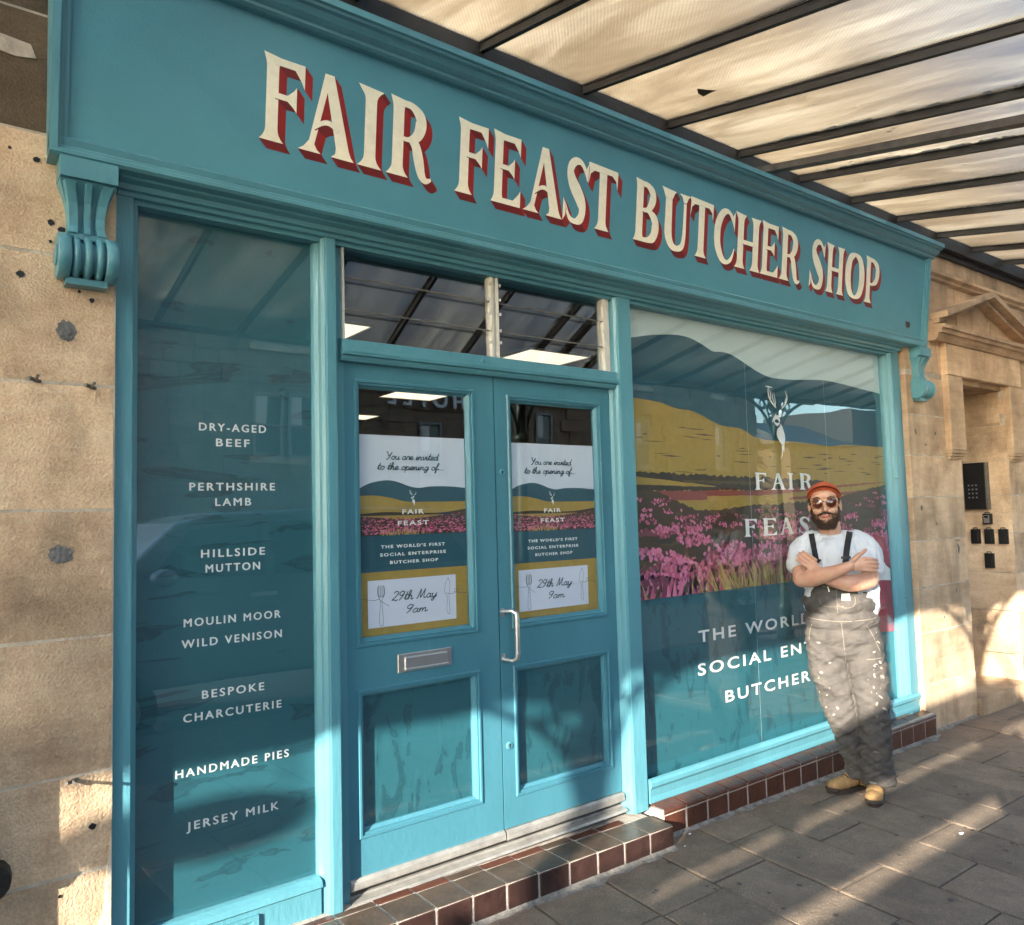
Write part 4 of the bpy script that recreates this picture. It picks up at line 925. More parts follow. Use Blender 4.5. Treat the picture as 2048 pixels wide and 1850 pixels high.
    wire([(kx-.008, zc-.02), (kx+.02, zc-.024), (kx+.045, zc-.012), (kx+.035, zc-.004), (kx+.03, zc-.016), (kx+.06, zc-.022), (X1-.003, zc-.026)])
    o = ln.build('cutlery_drawing', INK, t, fix=False)
    for p in o.data.polygons:
        if p.normal.y > 0: p.flip()
    return t
poster(1.378, 1.880, 1.187, 1.986, 'invitation poster in the left door, above the letterbox')
poster(2.128, 2.640, 1.181, 1.978, 'invitation poster in the right door, beside the pull handle')

# --- console brackets ---------------------------------------------------------------
def corbel(x0, wd):
    c = bpy.data.objects.new('console_bracket', None); COL.objects.link(c); c.parent = shop
    W2 = wd/2
    # side profile (y outward negative, z) sampled; width varies: waist narrower
    zs = [(2.772, -.072, .97), (2.715, -.072, .97), (2.705, -.066, .96), (2.68, -.050, .84), (2.65, -.036, .73), (2.61, -.028, .66), (2.575, -.030, .66), (2.552, -.040, .72)]
    base = MB(); n = len(zs)
    V = []
    for z, y, k_ in zs: V += [(-W2*k_, .02, z), (-W2*k_, y+.0, z), (W2*k_, y, z), (W2*k_, .02, z)]
    base.add(V, [(i*4+j, i*4+j+1, (i+1)*4+j+1, (i+1)*4+j) for i in range(n-1) for j in range(3)]+[(0, 3, 2, 1)])
    o = base.build('bracket_stem', P_, c)
    rs = MB()
    for q_, (ca, cw) in enumerate(((-.70, .22), (0, .15), (.70, .22))):   # raised reeds between flutes
        V = []
        for z, y, k_ in zs[2:]:
            cx_ = ca*W2*k_; hw = cw*W2*(.75+.25*k_)
            V += [(cx_-hw, y+.001, z), (cx_-hw*.75, y-.020, z), (cx_+hw*.75, y-.020, z), (cx_+hw, y+.001, z)]
        nn = len(zs)-2; rs.add(V, [(i*4+j, i*4+j+1, (i+1)*4+j+1, (i+1)*4+j) for i in range(nn-1) for j in range(3)]+[(0, 1, 2, 3)])
    rs.build('reed', P_, c)
    B(-W2*1.0, W2*1.0, -.090, .02, 2.715, 2.778).build('bracket_cap', P_, c)
    B(-W2*.72, W2*.72, -.055, .02, 2.535, 2.552).build('collar', P_, c)
    # scroll: four discs and three rounds on a horizontal axis
    def disc(xa, xb, r, rc=0.):
        m_ = MB(); cz, cy = 2.478, -.040; seg = 28; prof = [(xa, r-rc), (xa+rc, r), (xb-rc, r), (xb, r-rc)] if rc else [(xa, r), (xb, r)]
        V = [(x, cy-rr_*math.cos(2*math.pi*k_/seg), cz+rr_*math.sin(2*math.pi*k_/seg)) for x, rr_ in prof for k_ in range(seg)]; np_ = len(prof)
        m_.smooth = True; m_.add(V, [(i*seg+k_, i*seg+(k_+1) % seg, (i+1)*seg+(k_+1) % seg, (i+1)*seg+k_) for i in range(np_-1) for k_ in range(seg)]); m_.smooth = False
        m_.add(V[:seg], [tuple(range(seg))]); m_.add(V[-seg:], [tuple(range(seg))[::-1]]); return m_
    disc(-W2*1.02, -W2*.60, .071, .003).build('scroll_end', P_, c); disc(W2*.60, W2*1.02, .071, .003).build('scroll_end', P_, c)
    for q_ in (-.40, 0, .40):
        m_ = MB(); seg = 28; cz, cy = 2.478, -.040; V = []
        for i in range(7):
            a = math.pi*i/6; x = q_*W2-W2*.155*math.cos(a); r = .051+.017*math.sin(a)
            V += [(x, cy-r*math.cos(2*math.pi*k_/seg), cz+r*math.sin(2*math.pi*k_/seg)) for k_ in range(seg)]
        m_.smooth = True; m_.add(V, [(i*seg+k_, i*seg+(k_+1) % seg, (i+1)*seg+(k_+1) % seg, (i+1)*seg+k_) for i in range(6) for k_ in range(seg)])
        m_.build('scroll_roll', P_, c)
    disc(-W2*.62, W2*.62, .050).build('scroll_core', P_, c)
    eye = MB(); eye.tube([(-W2*1.02-.004, -.040, 2.478), (-W2*1.02+.002, -.040, 2.478)], .032, 24); eye.build('scroll_eye', P_, c)
    B(-W2*.72, W2*.72, -.055, .02, 2.392, 2.412).build('bracket_foot', P_, c)
    c.location = (x0+W2, -.02, 0); return c
corbel(.313, .160); corbel(5.695, .160)

# ------------------------------------------------------------ tiled doorstep and plinths
def tile_box(mb, x0, x1, y0, y1, z0, z1): return mb.box(x0, x1, y0, y1, z0, z1, ch=.003)
ds = thing('tiled_doorstep', 'brown quarry tiled step in front of the shop doors', 'doorstep')
def zt(x): return .222-.0245*(x-1.37)
mb = MB(); mb.box(-1.0, 2.816, -.1895, .10, -.1, 0)
for i, v in enumerate(mb.v): mb.v[i] = (v[0], v[1], v[2] if v[2] < -.05 else zt(v[0])-.0032)
mb.build('grout_bed', GROUT, ds)
J = 2.818-.1615*11; 
for i in range(22):
    xb = 2.818-.1615*i; xa = xb-.1615+.0105
    if xb < .2: break
    h = zt((xa+xb)/2)
    a = MB(); jt = R_.uniform(-.0015, .0015); cz = .003
    V = [(xa, -.192+jt, gz(xa)-.03), (xb, -.192+jt, gz(xa)-.03), (xb, -.192+jt, h-.006), (xa, -.192+jt, h-.006), (xa, -.17, gz(xa)-.03), (xb, -.17, gz(xa)-.03), (xb, -.17, h-.006), (xa, -.17, h-.006)]
    a.add(V, [(0, 1, 2, 3), (4, 7, 6, 5), (0, 4, 5, 1), (1, 5, 6, 2), (2, 6, 7, 3), (3, 7, 4, 0)]); o = a.build('tile', TILE, ds)
    bev = o.modifiers.new('bevel', 'BEVEL'); bev.width = .003; bev.segments = 1
    sl_ = -.0245
    a = MB(); a.box(xa, xb, -.189, -.040, h-.02, h+R_.uniform(-.0006, .0006))
    o = a.build('tile', TILE_TOP, ds); bev = o.modifiers.new('bevel', 'BEVEL'); bev.width = .003; bev.segments = 1
    if xb < 2.75:
        a = MB(); a.box(xa, xb, -.032, .012 if xa > 1.29 else -.001, h-.02, h); o = a.build('tile', TILE_RED if i % 3 else TILE_TOP, ds); bev = o.modifiers.new('bevel', 'BEVEL'); bev.width = .002; bev.segments = 1
# plinth under the right window
pl = thing('tiled_plinth', 'red brown tiled plinth below the right shop window', 'plinth')
mb = MB(); mb.box(2.866, 5.635, -.0915, .10, -.1, .200); mb.build('grout_bed', GROUT, pl)
def pz(x): return .228-.006*(x-2.87)
nt_ = 17
for i in range(nt_):
    xa = 2.868+i*.1628; xb = xa+.1515; h = pz(xa)
    a = B(xa, xb, -.094+R_.uniform(-.001, .001), -.07, gz(xa)-.03, h-.042); o = a.build('tile', TILE_RED, pl); bev = o.modifiers.new('bevel', 'BEVEL'); bev.width = .003; bev.segments = 1
    a = MB(); a.prof_x([(-.010, h-.004), (-.060, h-.012), (-.088, h-.017), (-.096, h-.024), (-.096, h-.034), (-.085, h-.036), (-.010, h-.03)], xa, xb); o = a.build('tile', TILE_RED, pl)
mb = MB(); mb.box(2.846, 2.866, -.094, -.03, zt(2.85), pz(2.87)-.01); mb.build('mortar_fillet', GROUT, pl)

# ------------------------------------------------------------ interior seen through the door glass
room = MB(); room.box(.62, 5.45, .13, 7.0, .2, .22); struct(room.build('shop_floor', DARK))
struct(B(.5, 5.6, 7.0, 7.1, .2, 2.95).build('shop_back_wall', INNER)); struct(B(.5, .62, .13, 7.0, .2, 2.95).build('shop_side_wall', INNER)); struct(B(5.45, 5.6, .13, 7.0, .2, 2.95).build('shop_end_wall', INNER))
struct(B(.5, 5.6, .13, 7.0, 2.90, 2.95).build('shop_ceiling', DARK))
def lightp(x, y, lb):
    t = thing('ceiling_light', lb, 'ceiling light', (x, y, 2.90), 'lit square ceiling panels inside the shop')
    B(-.30, .30, -.20, .20, -.012, -.008).build('diffuser', PANEL, t)
    fr = MB()
    for a in ((-.31, .31, -.21, -.20), (-.31, .31, .20, .21), (-.31, -.30, -.20, .20), (.30, .31, -.20, .20)): fr.box(*a, -.018, 0)
    fr.build('frame', WHITE_ALU, t)
lightp(3.92, 1.97, 'lit ceiling panel showing largest, through the right half of the transom')
lightp(1.99, 1.95, 'lit ceiling panel at the lower left corner of the transom')
lightp(3.99, 4.15, 'lit ceiling panel at the top edge of the left door glass')
lightp(4.10, 5.90, 'lit ceiling panel seen small at the left of the left door glass')
# ------------------------------------------------------------ canopy
can = thing('glazed_canopy', 'glass and black iron canopy sloping out over the pavement', 'canopy')
S_ = .205
def cz_(y): return 3.715+S_*y
x = 1.9-.6*18; xs = []
while x < 14: xs.append(x); x += .6
bar = MB()
V = []
for y in (-.03, -3.05):
    for dx, dz in ((-.0115, -.042), (.0115, -.042), (.0115, -.006), (.018, -.006), (.018, .02), (-.018, .02), (-.018, -.006), (-.0115, -.006)): V.append((dx, y, cz_(y)+dz))
bar.add(V, [(i, (i+1) % 8, 8+(i+1) % 8, 8+i) for i in range(8)]+[tuple(range(8)), tuple(range(8, 16))[::-1]])
b0 = bar.build('glazing_bar', BLACK_STEEL, can); b0.location.x = xs[0]
for x in xs[1:]: inst(b0, 'glazing_bar', can, (x, 0, 0))
pm = MB(); V = []
for y in (-.05, -3.02):
    for dx, dz in ((.019, 0), (.581, 0), (.581, .006), (.019, .006)): V.append((dx, y, cz_(y)+dz))
pm.add(V, [(0, 1, 5, 4), (1, 2, 6, 5), (2, 3, 7, 6), (3, 0, 4, 7), (0, 3, 2, 1), (4, 5, 6, 7)])
p0 = pm.build('glass_pane', CANGLASS, can); p0.location.x = xs[0]
for x in xs[1:-1]: inst(p0, 'glass_pane', can, (x, 0, 0))
B(xs[0], xs[-1], -.10, -.021, 3.60, 3.712).build('wall_plate', BLACK_STEEL, can)
B(xs[0], xs[-1], -.055, -.023, 3.555, 3.60).build('wall_angle', BLACK_STEEL, can)
B(xs[0], xs[-1], -3.16, -3.05, 3.08, 3.38).build('gutter_beam', IRON, can)
mb = MB(); mb.prof_x([(-3.16, 3.38), (-3.22, 3.40), (-3.22, 3.43), (-3.05, 3.43), (-3.05, 3.38)], xs[0], xs[-1]); mb.build('gutter_lip', IRON, can)
tb = MB(); V = []
for y in (-.06, -3.05):
    for dx, dz in ((-.03, -.10), (.03, -.10), (.03, -.062), (-.03, -.062)): V.append((3.87+dx, y, cz_(y)+dz))
tb.add(V, [(0, 1, 5, 4), (1, 2, 6, 5), (2, 3, 7, 6), (3, 0, 4, 7), (0, 3, 2, 1), (4, 5, 6, 7)]); tb.build('tie_bar', RUST_STEEL, can)
# lime runs beside the bars and slipped fragments
sm = MB()
LIME = mat('lime_runs', (.85, .82, .74), .9, var=.4, vscale=30, coord='World')
for xb_ in (3.7, 4.3, 4.9, 5.5, 6.7, 7.3):
    for k_ in range(110):
        y = R_.uniform(-2.9, -.3); l = R_.uniform(.01, .07); w_ = R_.uniform(.008, .045)
        x0_ = xb_-.019-w_; sm.add([(x0_, y, cz_(y)-.0012), (xb_-.019, y-.004, cz_(y)-.0012), (xb_-.019, y+l, cz_(y+l)-.0012), (x0_+w_*.4, y+l*.8, cz_(y+l*.8)-.0012)], [(0, 1, 2, 3)])
for k_ in range(60):
    x = R_.gauss(4.4, .7); y = R_.uniform(-1.2, -.3); r = R_.uniform(.004, .012)
    sm.add([(x+r*math.cos(a), y+r*1.4*math.sin(a), cz_(y+r*1.4*math.sin(a))-.0013) for a in [i*.9 for i in range(7)]], [tuple(range(7))])
o = sm.build('lime_run', LIME, can); o['kind'] = 'stuff'
fr_ = MB(); fr_.add([(2.85, -.49, cz_(-.49)-.003), (2.90, -.455, cz_(-.455)-.003), (2.945, -.45, cz_(-.45)-.003), (2.93, -.50, cz_(-.50)-.003), (2.925, -.545, cz_(-.545)-.003), (2.89, -.515, cz_(-.515)-.003)], [(0, 1, 2, 3, 4, 5)]); fr_.add([(3.25, -2.0, cz_(-2)-.003), (3.31, -1.99, cz_(-1.99)-.003), (3.30, -2.03, cz_(-2.03)-.003), (3.24, -2.03, cz_(-2.03)-.003)], [(0, 1, 2, 3)]); fr_.build('dark_leaf_scrap', mat('dead_leaf', (.06, .04, .025), .9), can)
# cast iron columns with arched brackets
COLX = (-8.0, -3.78, .42, 4.65, 8.85)
CL = {-8.0: 'iron column furthest left along the kerb', -3.78: 'iron column second from the left along the kerb', .42: 'iron column at the kerb straight across from the left window', 4.65: 'iron column opposite the shop doors', 8.85: 'iron column reflected in the large right window'}
for x in COLX:
    c = thing('canopy_column', CL[x], 'column', (x, -3.105, 0), 'iron columns carrying the canopy gutter')
    h = MB(); h.tube([(0, 0, .42), (0, 0, 2.45), (0, 0, 2.95)], [.062, .052, .050], 16); h.build('shaft', IRON, c)
    h = MB(); h.tube([(0, 0, 0), (0, 0, .10), (0, 0, .12), (0, 0, .36), (0, 0, .38), (0, 0, .43)], [.12, .12, .095, .085, .10, .07], 12); h.build('base', IRON, c)
    h = MB(); h.tube([(0, 0, 2.36), (0, 0, 2.38), (0, 0, 2.42), (0, 0, 2.44)], [.055, .08, .08, .055], 16); h.tube([(0, 0, 2.9), (0, 0, 2.95), (0, 0, 3.08)], [.055, .10, .10], 12); h.build('capital', IRON, c)
    for s in (-1, 1):
        bk = MB()
        arc = [(s*(.06+.85*(1-math.cos(t))), 0, 2.42+.66*math.sin(t)) for t in [i*math.pi/2/10 for i in range(11)]]
        bk.tube(arc, .022, 6); bk.tube([(s*.05, 0, 3.06), (s*.92, 0, 3.06)], .022, 6)
        bk.tube([(s*.26, 0, 3.06), (s*.10, 0, 2.72)], .014, 6); bk.tube([(s*.10, 0, 2.98), (s*.34, 0, 2.90)], .014, 6)
        for cx_, czz, rr_ in ((.13, 2.93, .07), (.30, 2.985, .05), (.12, 2.78, .04)): bk.tube([(s*cx_+rr_*math.cos(a), 0, czz+rr_*math.sin(a)) for a in [i*math.pi/6 for i in range(13)]], .011, 6, caps=False)
        bk.build('arched_bracket', IRON, c)

# ------------------------------------------------------------ across the street (mirrored in the windows)
HSTONE = stone_mat('hotel_stone', (.30, .22, .15), (.22, .16, .11), (.13, .095, .065))
hot = thing('hotel_building', 'grey stone hotel with white sash windows reflected in the shop glass', 'building', (0, 0, 0))
B(1.0, 20.9, -13.2, -12.06, -.2, 11).build('wall', RUBBLE, hot)
st0 = None; cnt = 0
WINS = [(x_, z_) for x_ in (2.6, 5.37, 6.05, 9.02, 12.3, 15.85, 19.1) for z_ in (2.5 if x_ > 8 and x_ < 10 else 2.9, 5.1)]
HWIN = mat('hotel_window_frame', (.26, .25, .23), .7)
for r_ in range(22):
    z = .1+r_*.30; x = 1.0+(r_ % 2)*.3
    while x < 20.6:
        wd = R_.uniform(.45, .85); xe = min(x+wd, 20.9); cut = False
        for wx, wz in WINS:
            hh = 1.25 if wz < 3 else 1.5
            if xe > wx-.34 and x < wx+.34 and z+.28 > wz and z < wz+hh: cut = True
        if not cut and cnt < 298 and z > 2.3:
            if st0 is None:
                bb_ = MB(); bb_.box(0, 1, 0, .06, 0, 1); st0 = bb_.build('stone_block', HSTONE, hot); o = st0
            else: o = inst(st0, 'stone_block', hot)
            o.location = (x+.01, -12.06, z+.01); o.scale = (xe-x-.015, R_.uniform(.7, 1.2), .285); cnt += 1
        x = xe
for i, (wx, wz) in enumerate(WINS):
    hh = 1.25 if wz < 3 else 1.5
    f_ = MB()
    for a in ((-.29, -.24, 0, hh), (.24, .29, 0, hh), (-.24, .24, 0, .05), (-.24, .24, hh-.05, hh), (-.24, .24, hh/2-.02, hh/2+.02)): f_.box(wx+a[0], wx+a[1], -12.05, -11.99, wz+a[2], wz+a[3])
    w_ = f_.build('window', HWIN, hot)
    B(wx-.24, wx+.24, -12.045, -12.035, wz+.08, wz+hh-.08).build('pane', mat('hotel_pane', (.03, .035, .04), .08) if i == 0 else bpy.data.materials['hotel_pane'], w_)
    B(wx-.23, wx-.02, -12.033, -12.03, wz+hh/2+.03, wz+hh-.07).build('blind', bpy.data.materials['old_white_frame'], w_)
    B(wx-.36, wx+.36, -12.06, -11.95, wz-.12, wz-.002).build('sill', STONE_PALE, w_)
hl_ = thing('hotel_letters', 'pale raised capital letters HOTEL on the stone wall opposite', 'sign', (0, 0, 0))
for ch, xr in (('H', 9.90), ('O', 9.42), ('T', 8.96), ('E', 8.55), ('L', 8.15)):
    cu = bpy.data.curves.new('t', 'FONT'); cu.body = ch; cu.size = .46; cu.offset = .012; cu.extrude = .03
    o = bpy.data.objects.new('t', cu); COL.objects.link(o); me = bpy.data.meshes.new_from_object(o.evaluated_get(bpy.context.evaluated_depsgraph_get())); bpy.data.objects.remove(o)
    me.materials.clear(); me.materials.append(WHITE); o = bpy.data.objects.new('letter', me); COL.objects.link(o); o.parent = hl_
    o.rotation_euler = (math.pi/2, 0, math.pi); o.location = (xr, -11.95, 4.08)
fb2 = thing('gabled_building', 'low far building with sloping roof and lit gable beyond the hotel', 'building', (0, 0, 0))
B(35, 52, -26, -20, -.2, 4.9).build('wall', RUBBLE, fb2)
mb = MB(); mb.prof_x([(-19.6, 4.85), (-23, 6.3), (-26.4, 4.85)], 34.5, 41); mb.build('roof', mat('grey_slate', (.10, .10, .11), .7, var=.4, vscale=3), fb2)
mb = MB(); mb.box(40.9, 46, -25.8, -20.05, 4.9, 7.05); mb.build('tower_block', DARK, fb2)
# bus-stop clock on post beyond
cf = MB()
BARK = mat('tree_bark', (.06, .045, .03), .9); LEAF = mat('dark_conifer_leaf', (.022, .045, .018), .8, var=.5, vscale=2)
for i, (tx, ty, th) in enumerate(((27.5, -17.5, 7.5), (30.2, -21, 8.0))):
    t = thing('conifer_tree', ('tall dark conifer close behind the hotel corner', 'taller dark conifer further down the street')[i], 'tree', (tx, ty, 0))
    h = MB(); h.tube([(0, 0, 0), (.1, 0, th*.5), (0, 0, th*.95)], [.2, .12, .03], 7); h.build('trunk', BARK, t)
    cr_ = MB()
    for k_ in range(2200):
        z = th*(.12+.88*R_.random()**1.1); rr_ = (th-z)*.22*(.4+.6*R_.random()); a = R_.uniform(0, 6.28); s_ = R_.uniform(.08, .22)
        p = Vector((rr_*math.cos(a), rr_*math.sin(a), z)); d_ = Vector((math.cos(a), math.sin(a), -.35))*s_; e_ = Vector((-math.sin(a), math.cos(a), R_.uniform(-.5, .5)))*s_*.5
        cr_.add([p-e_, p+e_, p+d_+e_*.3, p+d_-e_*.3], [(0, 1, 2, 3)])
    cr_.build('crown', LEAF, t, fix=False)

# parked car mirrored in the left window
CARP = mat('car_paint', (.30, .36, .40), .22, metal=.6)
cr0 = thing('parked_car', 'blue grey people carrier parked at the kerb, mirrored in the left window', 'car', (0, 0, 0))
def carbody(prof, x_off, y0, y1, m, parent, taper=.16, zb=.9):
    mb = MB(); n = len(prof); V = []
    for yy, sgn in ((y0, 1), (y1, -1)):
        for x, z in prof:
            tp = taper*max(0, (z-zb))/.85; V.append((x+x_off, yy-sgn*tp if sgn > 0 else yy+tp, z))
    mb.add(V, [(i, (i+1) % n, n+(i+1) % n, n+i) for i in range(n)]+[tuple(range(n)), tuple(range(n, 2*n))[::-1]])
    o = mb.build('body', m, parent); bv = o.modifiers.new('b', 'BEVEL'); bv.width = .05; bv.segments = 3; return o
side = [(.35, .35), (.30, .65), (.38, .95), (.70, 1.10), (1.15, 1.20), (1.62, 1.66), (1.95, 1.75), (3.0, 1.78), (4.1, 1.74), (4.55, 1.62), (4.78, 1.2), (4.85, .8), (4.8, .35)]
carbody(side, 0, -3.70, -5.4, CARP, cr0)
gl_ = MB()
for pts in ([(1.42, 1.20), (1.75, 1.60), (2.35, 1.66), (2.35, 1.18)], [(2.42, 1.18), (2.42, 1.66), (3.35, 1.66), (3.35, 1.17)], [(3.42, 1.17), (3.42, 1.66), (4.2, 1.60), (4.45, 1.2)]):
    n = len(pts); gl_.add([(x, -3.70-.16*(z-.9)/.85+.006, z) for x, z in pts], [tuple(range(n))]); 
gl_.build('side_window', CARGLASS, cr0)
for wx in (1.15, 4.0):
    for wy in (-3.74, -5.36):
        h = MB(); h.tube([(wx, wy+.1, .23), (wx, wy-.1, .23)], .32, 20); wq = h.build('wheel', BLACK, cr0)
        h = MB(); h.tube([(wx, wy+.104, .23), (wx, wy-.104, .23)], .20, 16); h.build('rim', ALU, wq)
h = MB(); h.ell((1.5, -3.6, 1.22), (.11, .09, .075), 12, 8); h.build('wing_mirror', CARP, cr0)
B(.33, .42, -3.95, -3.75, .72, .86).build('headlight', ALU, cr0); B(2.2, 2.42, -3.695, -3.67, 1.02, 1.05).build('door_handle', ALU, cr0)
# unseen van and roof boards, added to throw low shade over the pavement
VANP = mat('van_white_paint', (.72, .72, .70), .3)
van = thing('shade_van', 'unseen white van added at the kerb to shade the pavement', 'van', (0, 0, 0))
carbody([(-6.3, .4), (-6.3, 1.0), (-5.9, 1.25), (-5.4, 1.95), (-4.9, 2.05), (-.7, 2.05), (-.55, 1.95), (-.52, .4)], 0, -3.70, -5.5, VANP, van, .04)
WOOD = mat('stacked_boards', (.30, .20, .11), .8, var=.3, vscale=12)
ld = thing('shade_boards', 'unseen timber boards added above the van roof to shape the low shade', 'timber', (0, 0, 0))  # added boards; the gaps between them let sun streaks reach the paving
def plank(z0l, z1l, z0r, z1r, xa, xb, y=-3.74):
    mb = MB(); V = [(x, yy, z) for x, z in ((xa, z0l), (xb, z0r), (xb, z1r), (xa, z1l)) for yy in (y-.03, y)]
    mb.add(V, [(0, 2, 4, 6), (1, 7, 5, 3), (0, 1, 3, 2), (2, 3, 5, 4), (4, 5, 7, 6), (6, 7, 1, 0)]); mb.build('board', WOOD, ld)
plank(2.07, 2.38, 2.12, 2.40, -6.2, -.55); plank(2.10, 2.62, 2.10, 2.62, -6.25, -4.35, -3.79)
plank(2.43, 2.62, 2.46, 2.66, -4.3, -.2); plank(2.622, 2.80, 2.662, 2.86, -4.3, -.35)
for x in (-5.6, -3.4, -1.2): B(x-.02, x+.02, -3.84, -3.78, 2.05, 2.70).build('rack_post', BLACK_STEEL, van)
for wx in (-5.0, -1.6):
    for wy in (-3.76, -5.44):
        h = MB(); h.tube([(wx, wy+.1, .28), (wx, wy-.1, .28)], .36, 20); h.build('wheel', BLACK, van)
gl_ = MB(); gl_.box(-4.9, -4.1, -3.705, -3.69, 1.2, 1.75); gl_.build('cab_window', CARGLASS, van)

# ------------------------------------------------------------ the man leaning by the window
SKIN = mat('skin', (.58, .345, .235), .5, var=.18, vscale=18, vcol=(.52, .25, .165), bump=.05, bscale=120)
N, L, b = nodes_of(SKIN); b.inputs['Subsurface Weight'].default_value = .08; b.inputs['Subsurface Radius'].default_value = (.01, .004, .002)
BEARD = mat('brown_beard', (.085, .043, .024), .85, var=.6, vscale=90, bump=.8, bscale=260)
SHIRT = mat('white_cotton', (.56, .58, .62), .9, var=.05, vscale=8, bump=.12, bscale=160)
DUCK = mat('worn_grey_canvas', (.098, .084, .073), .92, var=.4, vscale=9, vcol=(.050, .044, .040), bump=.4, bscale=150)
SPLAT = mat('paint_splash', (.27, .235, .195), .85)
SUEDE = mat('tan_suede', (.42, .245, .095), .9, var=.4, vscale=22, vcol=(.25, .14, .06), bump=.4, bscale=120)
SOLE = mat('brown_rubber_sole', (.045, .030, .022), .7)
STRAP = mat('black_elastic', (.012, .012, .014), .8)
CAPM = mat('rust_orange_cap', (.44, .085, .030), .85, var=.2, vscale=30, bump=.2, bscale=200)
LENS = mat('brown_tinted_lens', (.085, .018, .008), .06, spec=.9)
RIM = mat('bronze_wire_rim', (.30, .16, .07), .3, metal=.8)
LIP = mat('lips', (.40, .11, .085), .5)
man = thing('person', 'bearded man in orange cap, sunglasses, white t-shirt and grey dungarees with crossed arms', 'person', (4.18, -.36, gz(4.18)))
man.rotation_euler = (0, 0, -math.radians(59))
def fuse(shapes, name, m, vox, parent, smooth=6, fn=None, sub=0):
    mb = MB()
    for s in shapes: s(mb)
    me = mb.mesh(name, [m]); o = bpy.data.objects.new(name, me); COL.objects.link(o)
    r = o.modifiers.new('r', 'REMESH'); r.mode = 'VOXEL'; r.voxel_size = vox; r.use_smooth_shade = True
    s_ = o.modifiers.new('s', 'SMOOTH'); s_.iterations = smooth; s_.factor = .5
    me2 = bpy.data.meshes.new_from_object(o.evaluated_get(bpy.context.evaluated_depsgraph_get())); bpy.data.objects.remove(o)
    me2.name = name
    if fn:
        ns = [v.normal.copy() for v in me2.vertices]
        for v, n_ in zip(me2.vertices, ns): v.co = fn(v.co.copy(), n_)
    for p in me2.polygons: p.use_smooth = True
    if not me2.materials: me2.materials.append(m)
    o = bpy.data.objects.new(name, me2); COL.objects.link(o); o.parent = parent; return o
def cap_(pts, rs, seg=14):
    """smooth tapered limb with round ends through the joints"""
    def f(mb):
        P = cr([(*p, r) for p, r in zip(pts, rs)], 5)
        mb.tube([q[:3] for q in P], [q[3] for q in P], seg)
        mb.ell(P[0][:3], (P[0][3],)*3, seg, 8); mb.ell(P[-1][:3], (P[-1][3],)*3, seg, 8)
    return f
def el_(c, r, rot=None):
    return lambda mb: mb.ell(c, r, 20, 12, Matrix.Rotation(rot[0], 3, rot[1]) if rot else None)
def fold(freq, amp, seed, stretch=(1, 1, 1)):
    def f(p):
        q = Vector((p.x*stretch[0], p.y*stretch[1], p.z*stretch[2]))*freq+Vector((seed, seed*.7, seed*1.3))
        n1 = noise.noise(q); n1 = 1-abs(n1)*2.2
        return amp*(n1-.4)
    return f
HX, HY, HZ = -.122, -.03, 1.60
tilt = Matrix.Rotation(math.radians(-3), 3, 'Y')
def hp(x, y, z): return Vector((HX, HY, HZ))+tilt @ Vector((x, y, z))
def he(c, r): return lambda mb: mb.ell(hp(*c), r, 22, 14, tilt)
body = [he((0, .012, .02), (.079, .098, .098)), he((0, -.015, -.045), (.068, .082, .085)), he((0, -.045, -.098), (.048, .045, .040)), he((0, -.03, .045), (.070, .072, .05)),
        he((-.037, -.066, -.035), (.028, .022, .026)), he((.037, -.066, -.035), (.028, .022, .026)),
        he((0, -.094, -.012), (.009, .014, .028)), he((0, -.106, -.034), (.013, .014, .011)), he((-.013, -.097, -.038), (.008, .009, .007)), he((.013, -.097, -.038), (.008, .009, .007)),
        he((0, -.086, .018), (.05, .010, .010)), he((0, -.090, -.062), (.026, .010, .010)), he((0, -.080, -.10), (.022, .018, .018)),
        he((-.081, .012, -.015), (.010, .020, .032)), he((.081, .012, -.015), (.010, .020, .032)),
        cap_([(-.105, .0, 1.49), (-.095, .012, 1.40), (-.09, .02, 1.34)], [.060, .061, .075])]
# his right arm (picture left) crossing in front
AR = [(-.250, .01, 1.350), (-.265, -.06, 1.26), (-.262, -.135, 1.185), (-.14, -.205, 1.205), (-.055, -.238, 1.245), (-.012, -.242, 1.262)]
body += [cap_(AR[:3], [.046, .047, .046]), cap_([(-.262, -.135, 1.182), (-.20, -.172, 1.192), (-.10, -.222, 1.226), (-.012, -.242, 1.262)], [.045, .048, .038, .027])]
# his left arm (picture right) tucked under
body += [cap_([(.080, .01, 1.36), (.100, -.04, 1.26), (.085, -.115, 1.185)], [.046, .048, .046]), cap_([(.085, -.118, 1.178), (.0, -.165, 1.165), (-.10, -.165, 1.185), (-.18, -.165, 1.235)], [.045, .048, .042, .030])]
# right hand, back of the hand showing, fingers closing on the other arm
body += [el_((.035, -.240, 1.270), (.046, .016, .034), (math.radians(-8), 'Y'))]
for i, (dz, l) in enumerate(((.030, .95), (.010, 1.05), (-.010, 1.), (-.029, .82))):
    k0 = Vector((.070, -.240, 1.272+dz)); body.append(cap_([tuple(k0-Vector((.03, 0, dz*.2))), tuple(k0), tuple(k0+Vector((.033*l, .010, -.004))), tuple(k0+Vector((.056*l, .035, -.010)))], [.0105, .0102, .0090, .0078], 10))
body.append(cap_([(.005, -.245, 1.290), (.030, -.250, 1.318), (.055, -.243, 1.334), (.070, -.235, 1.348)], [.014, .0125, .0105, .009], 10))
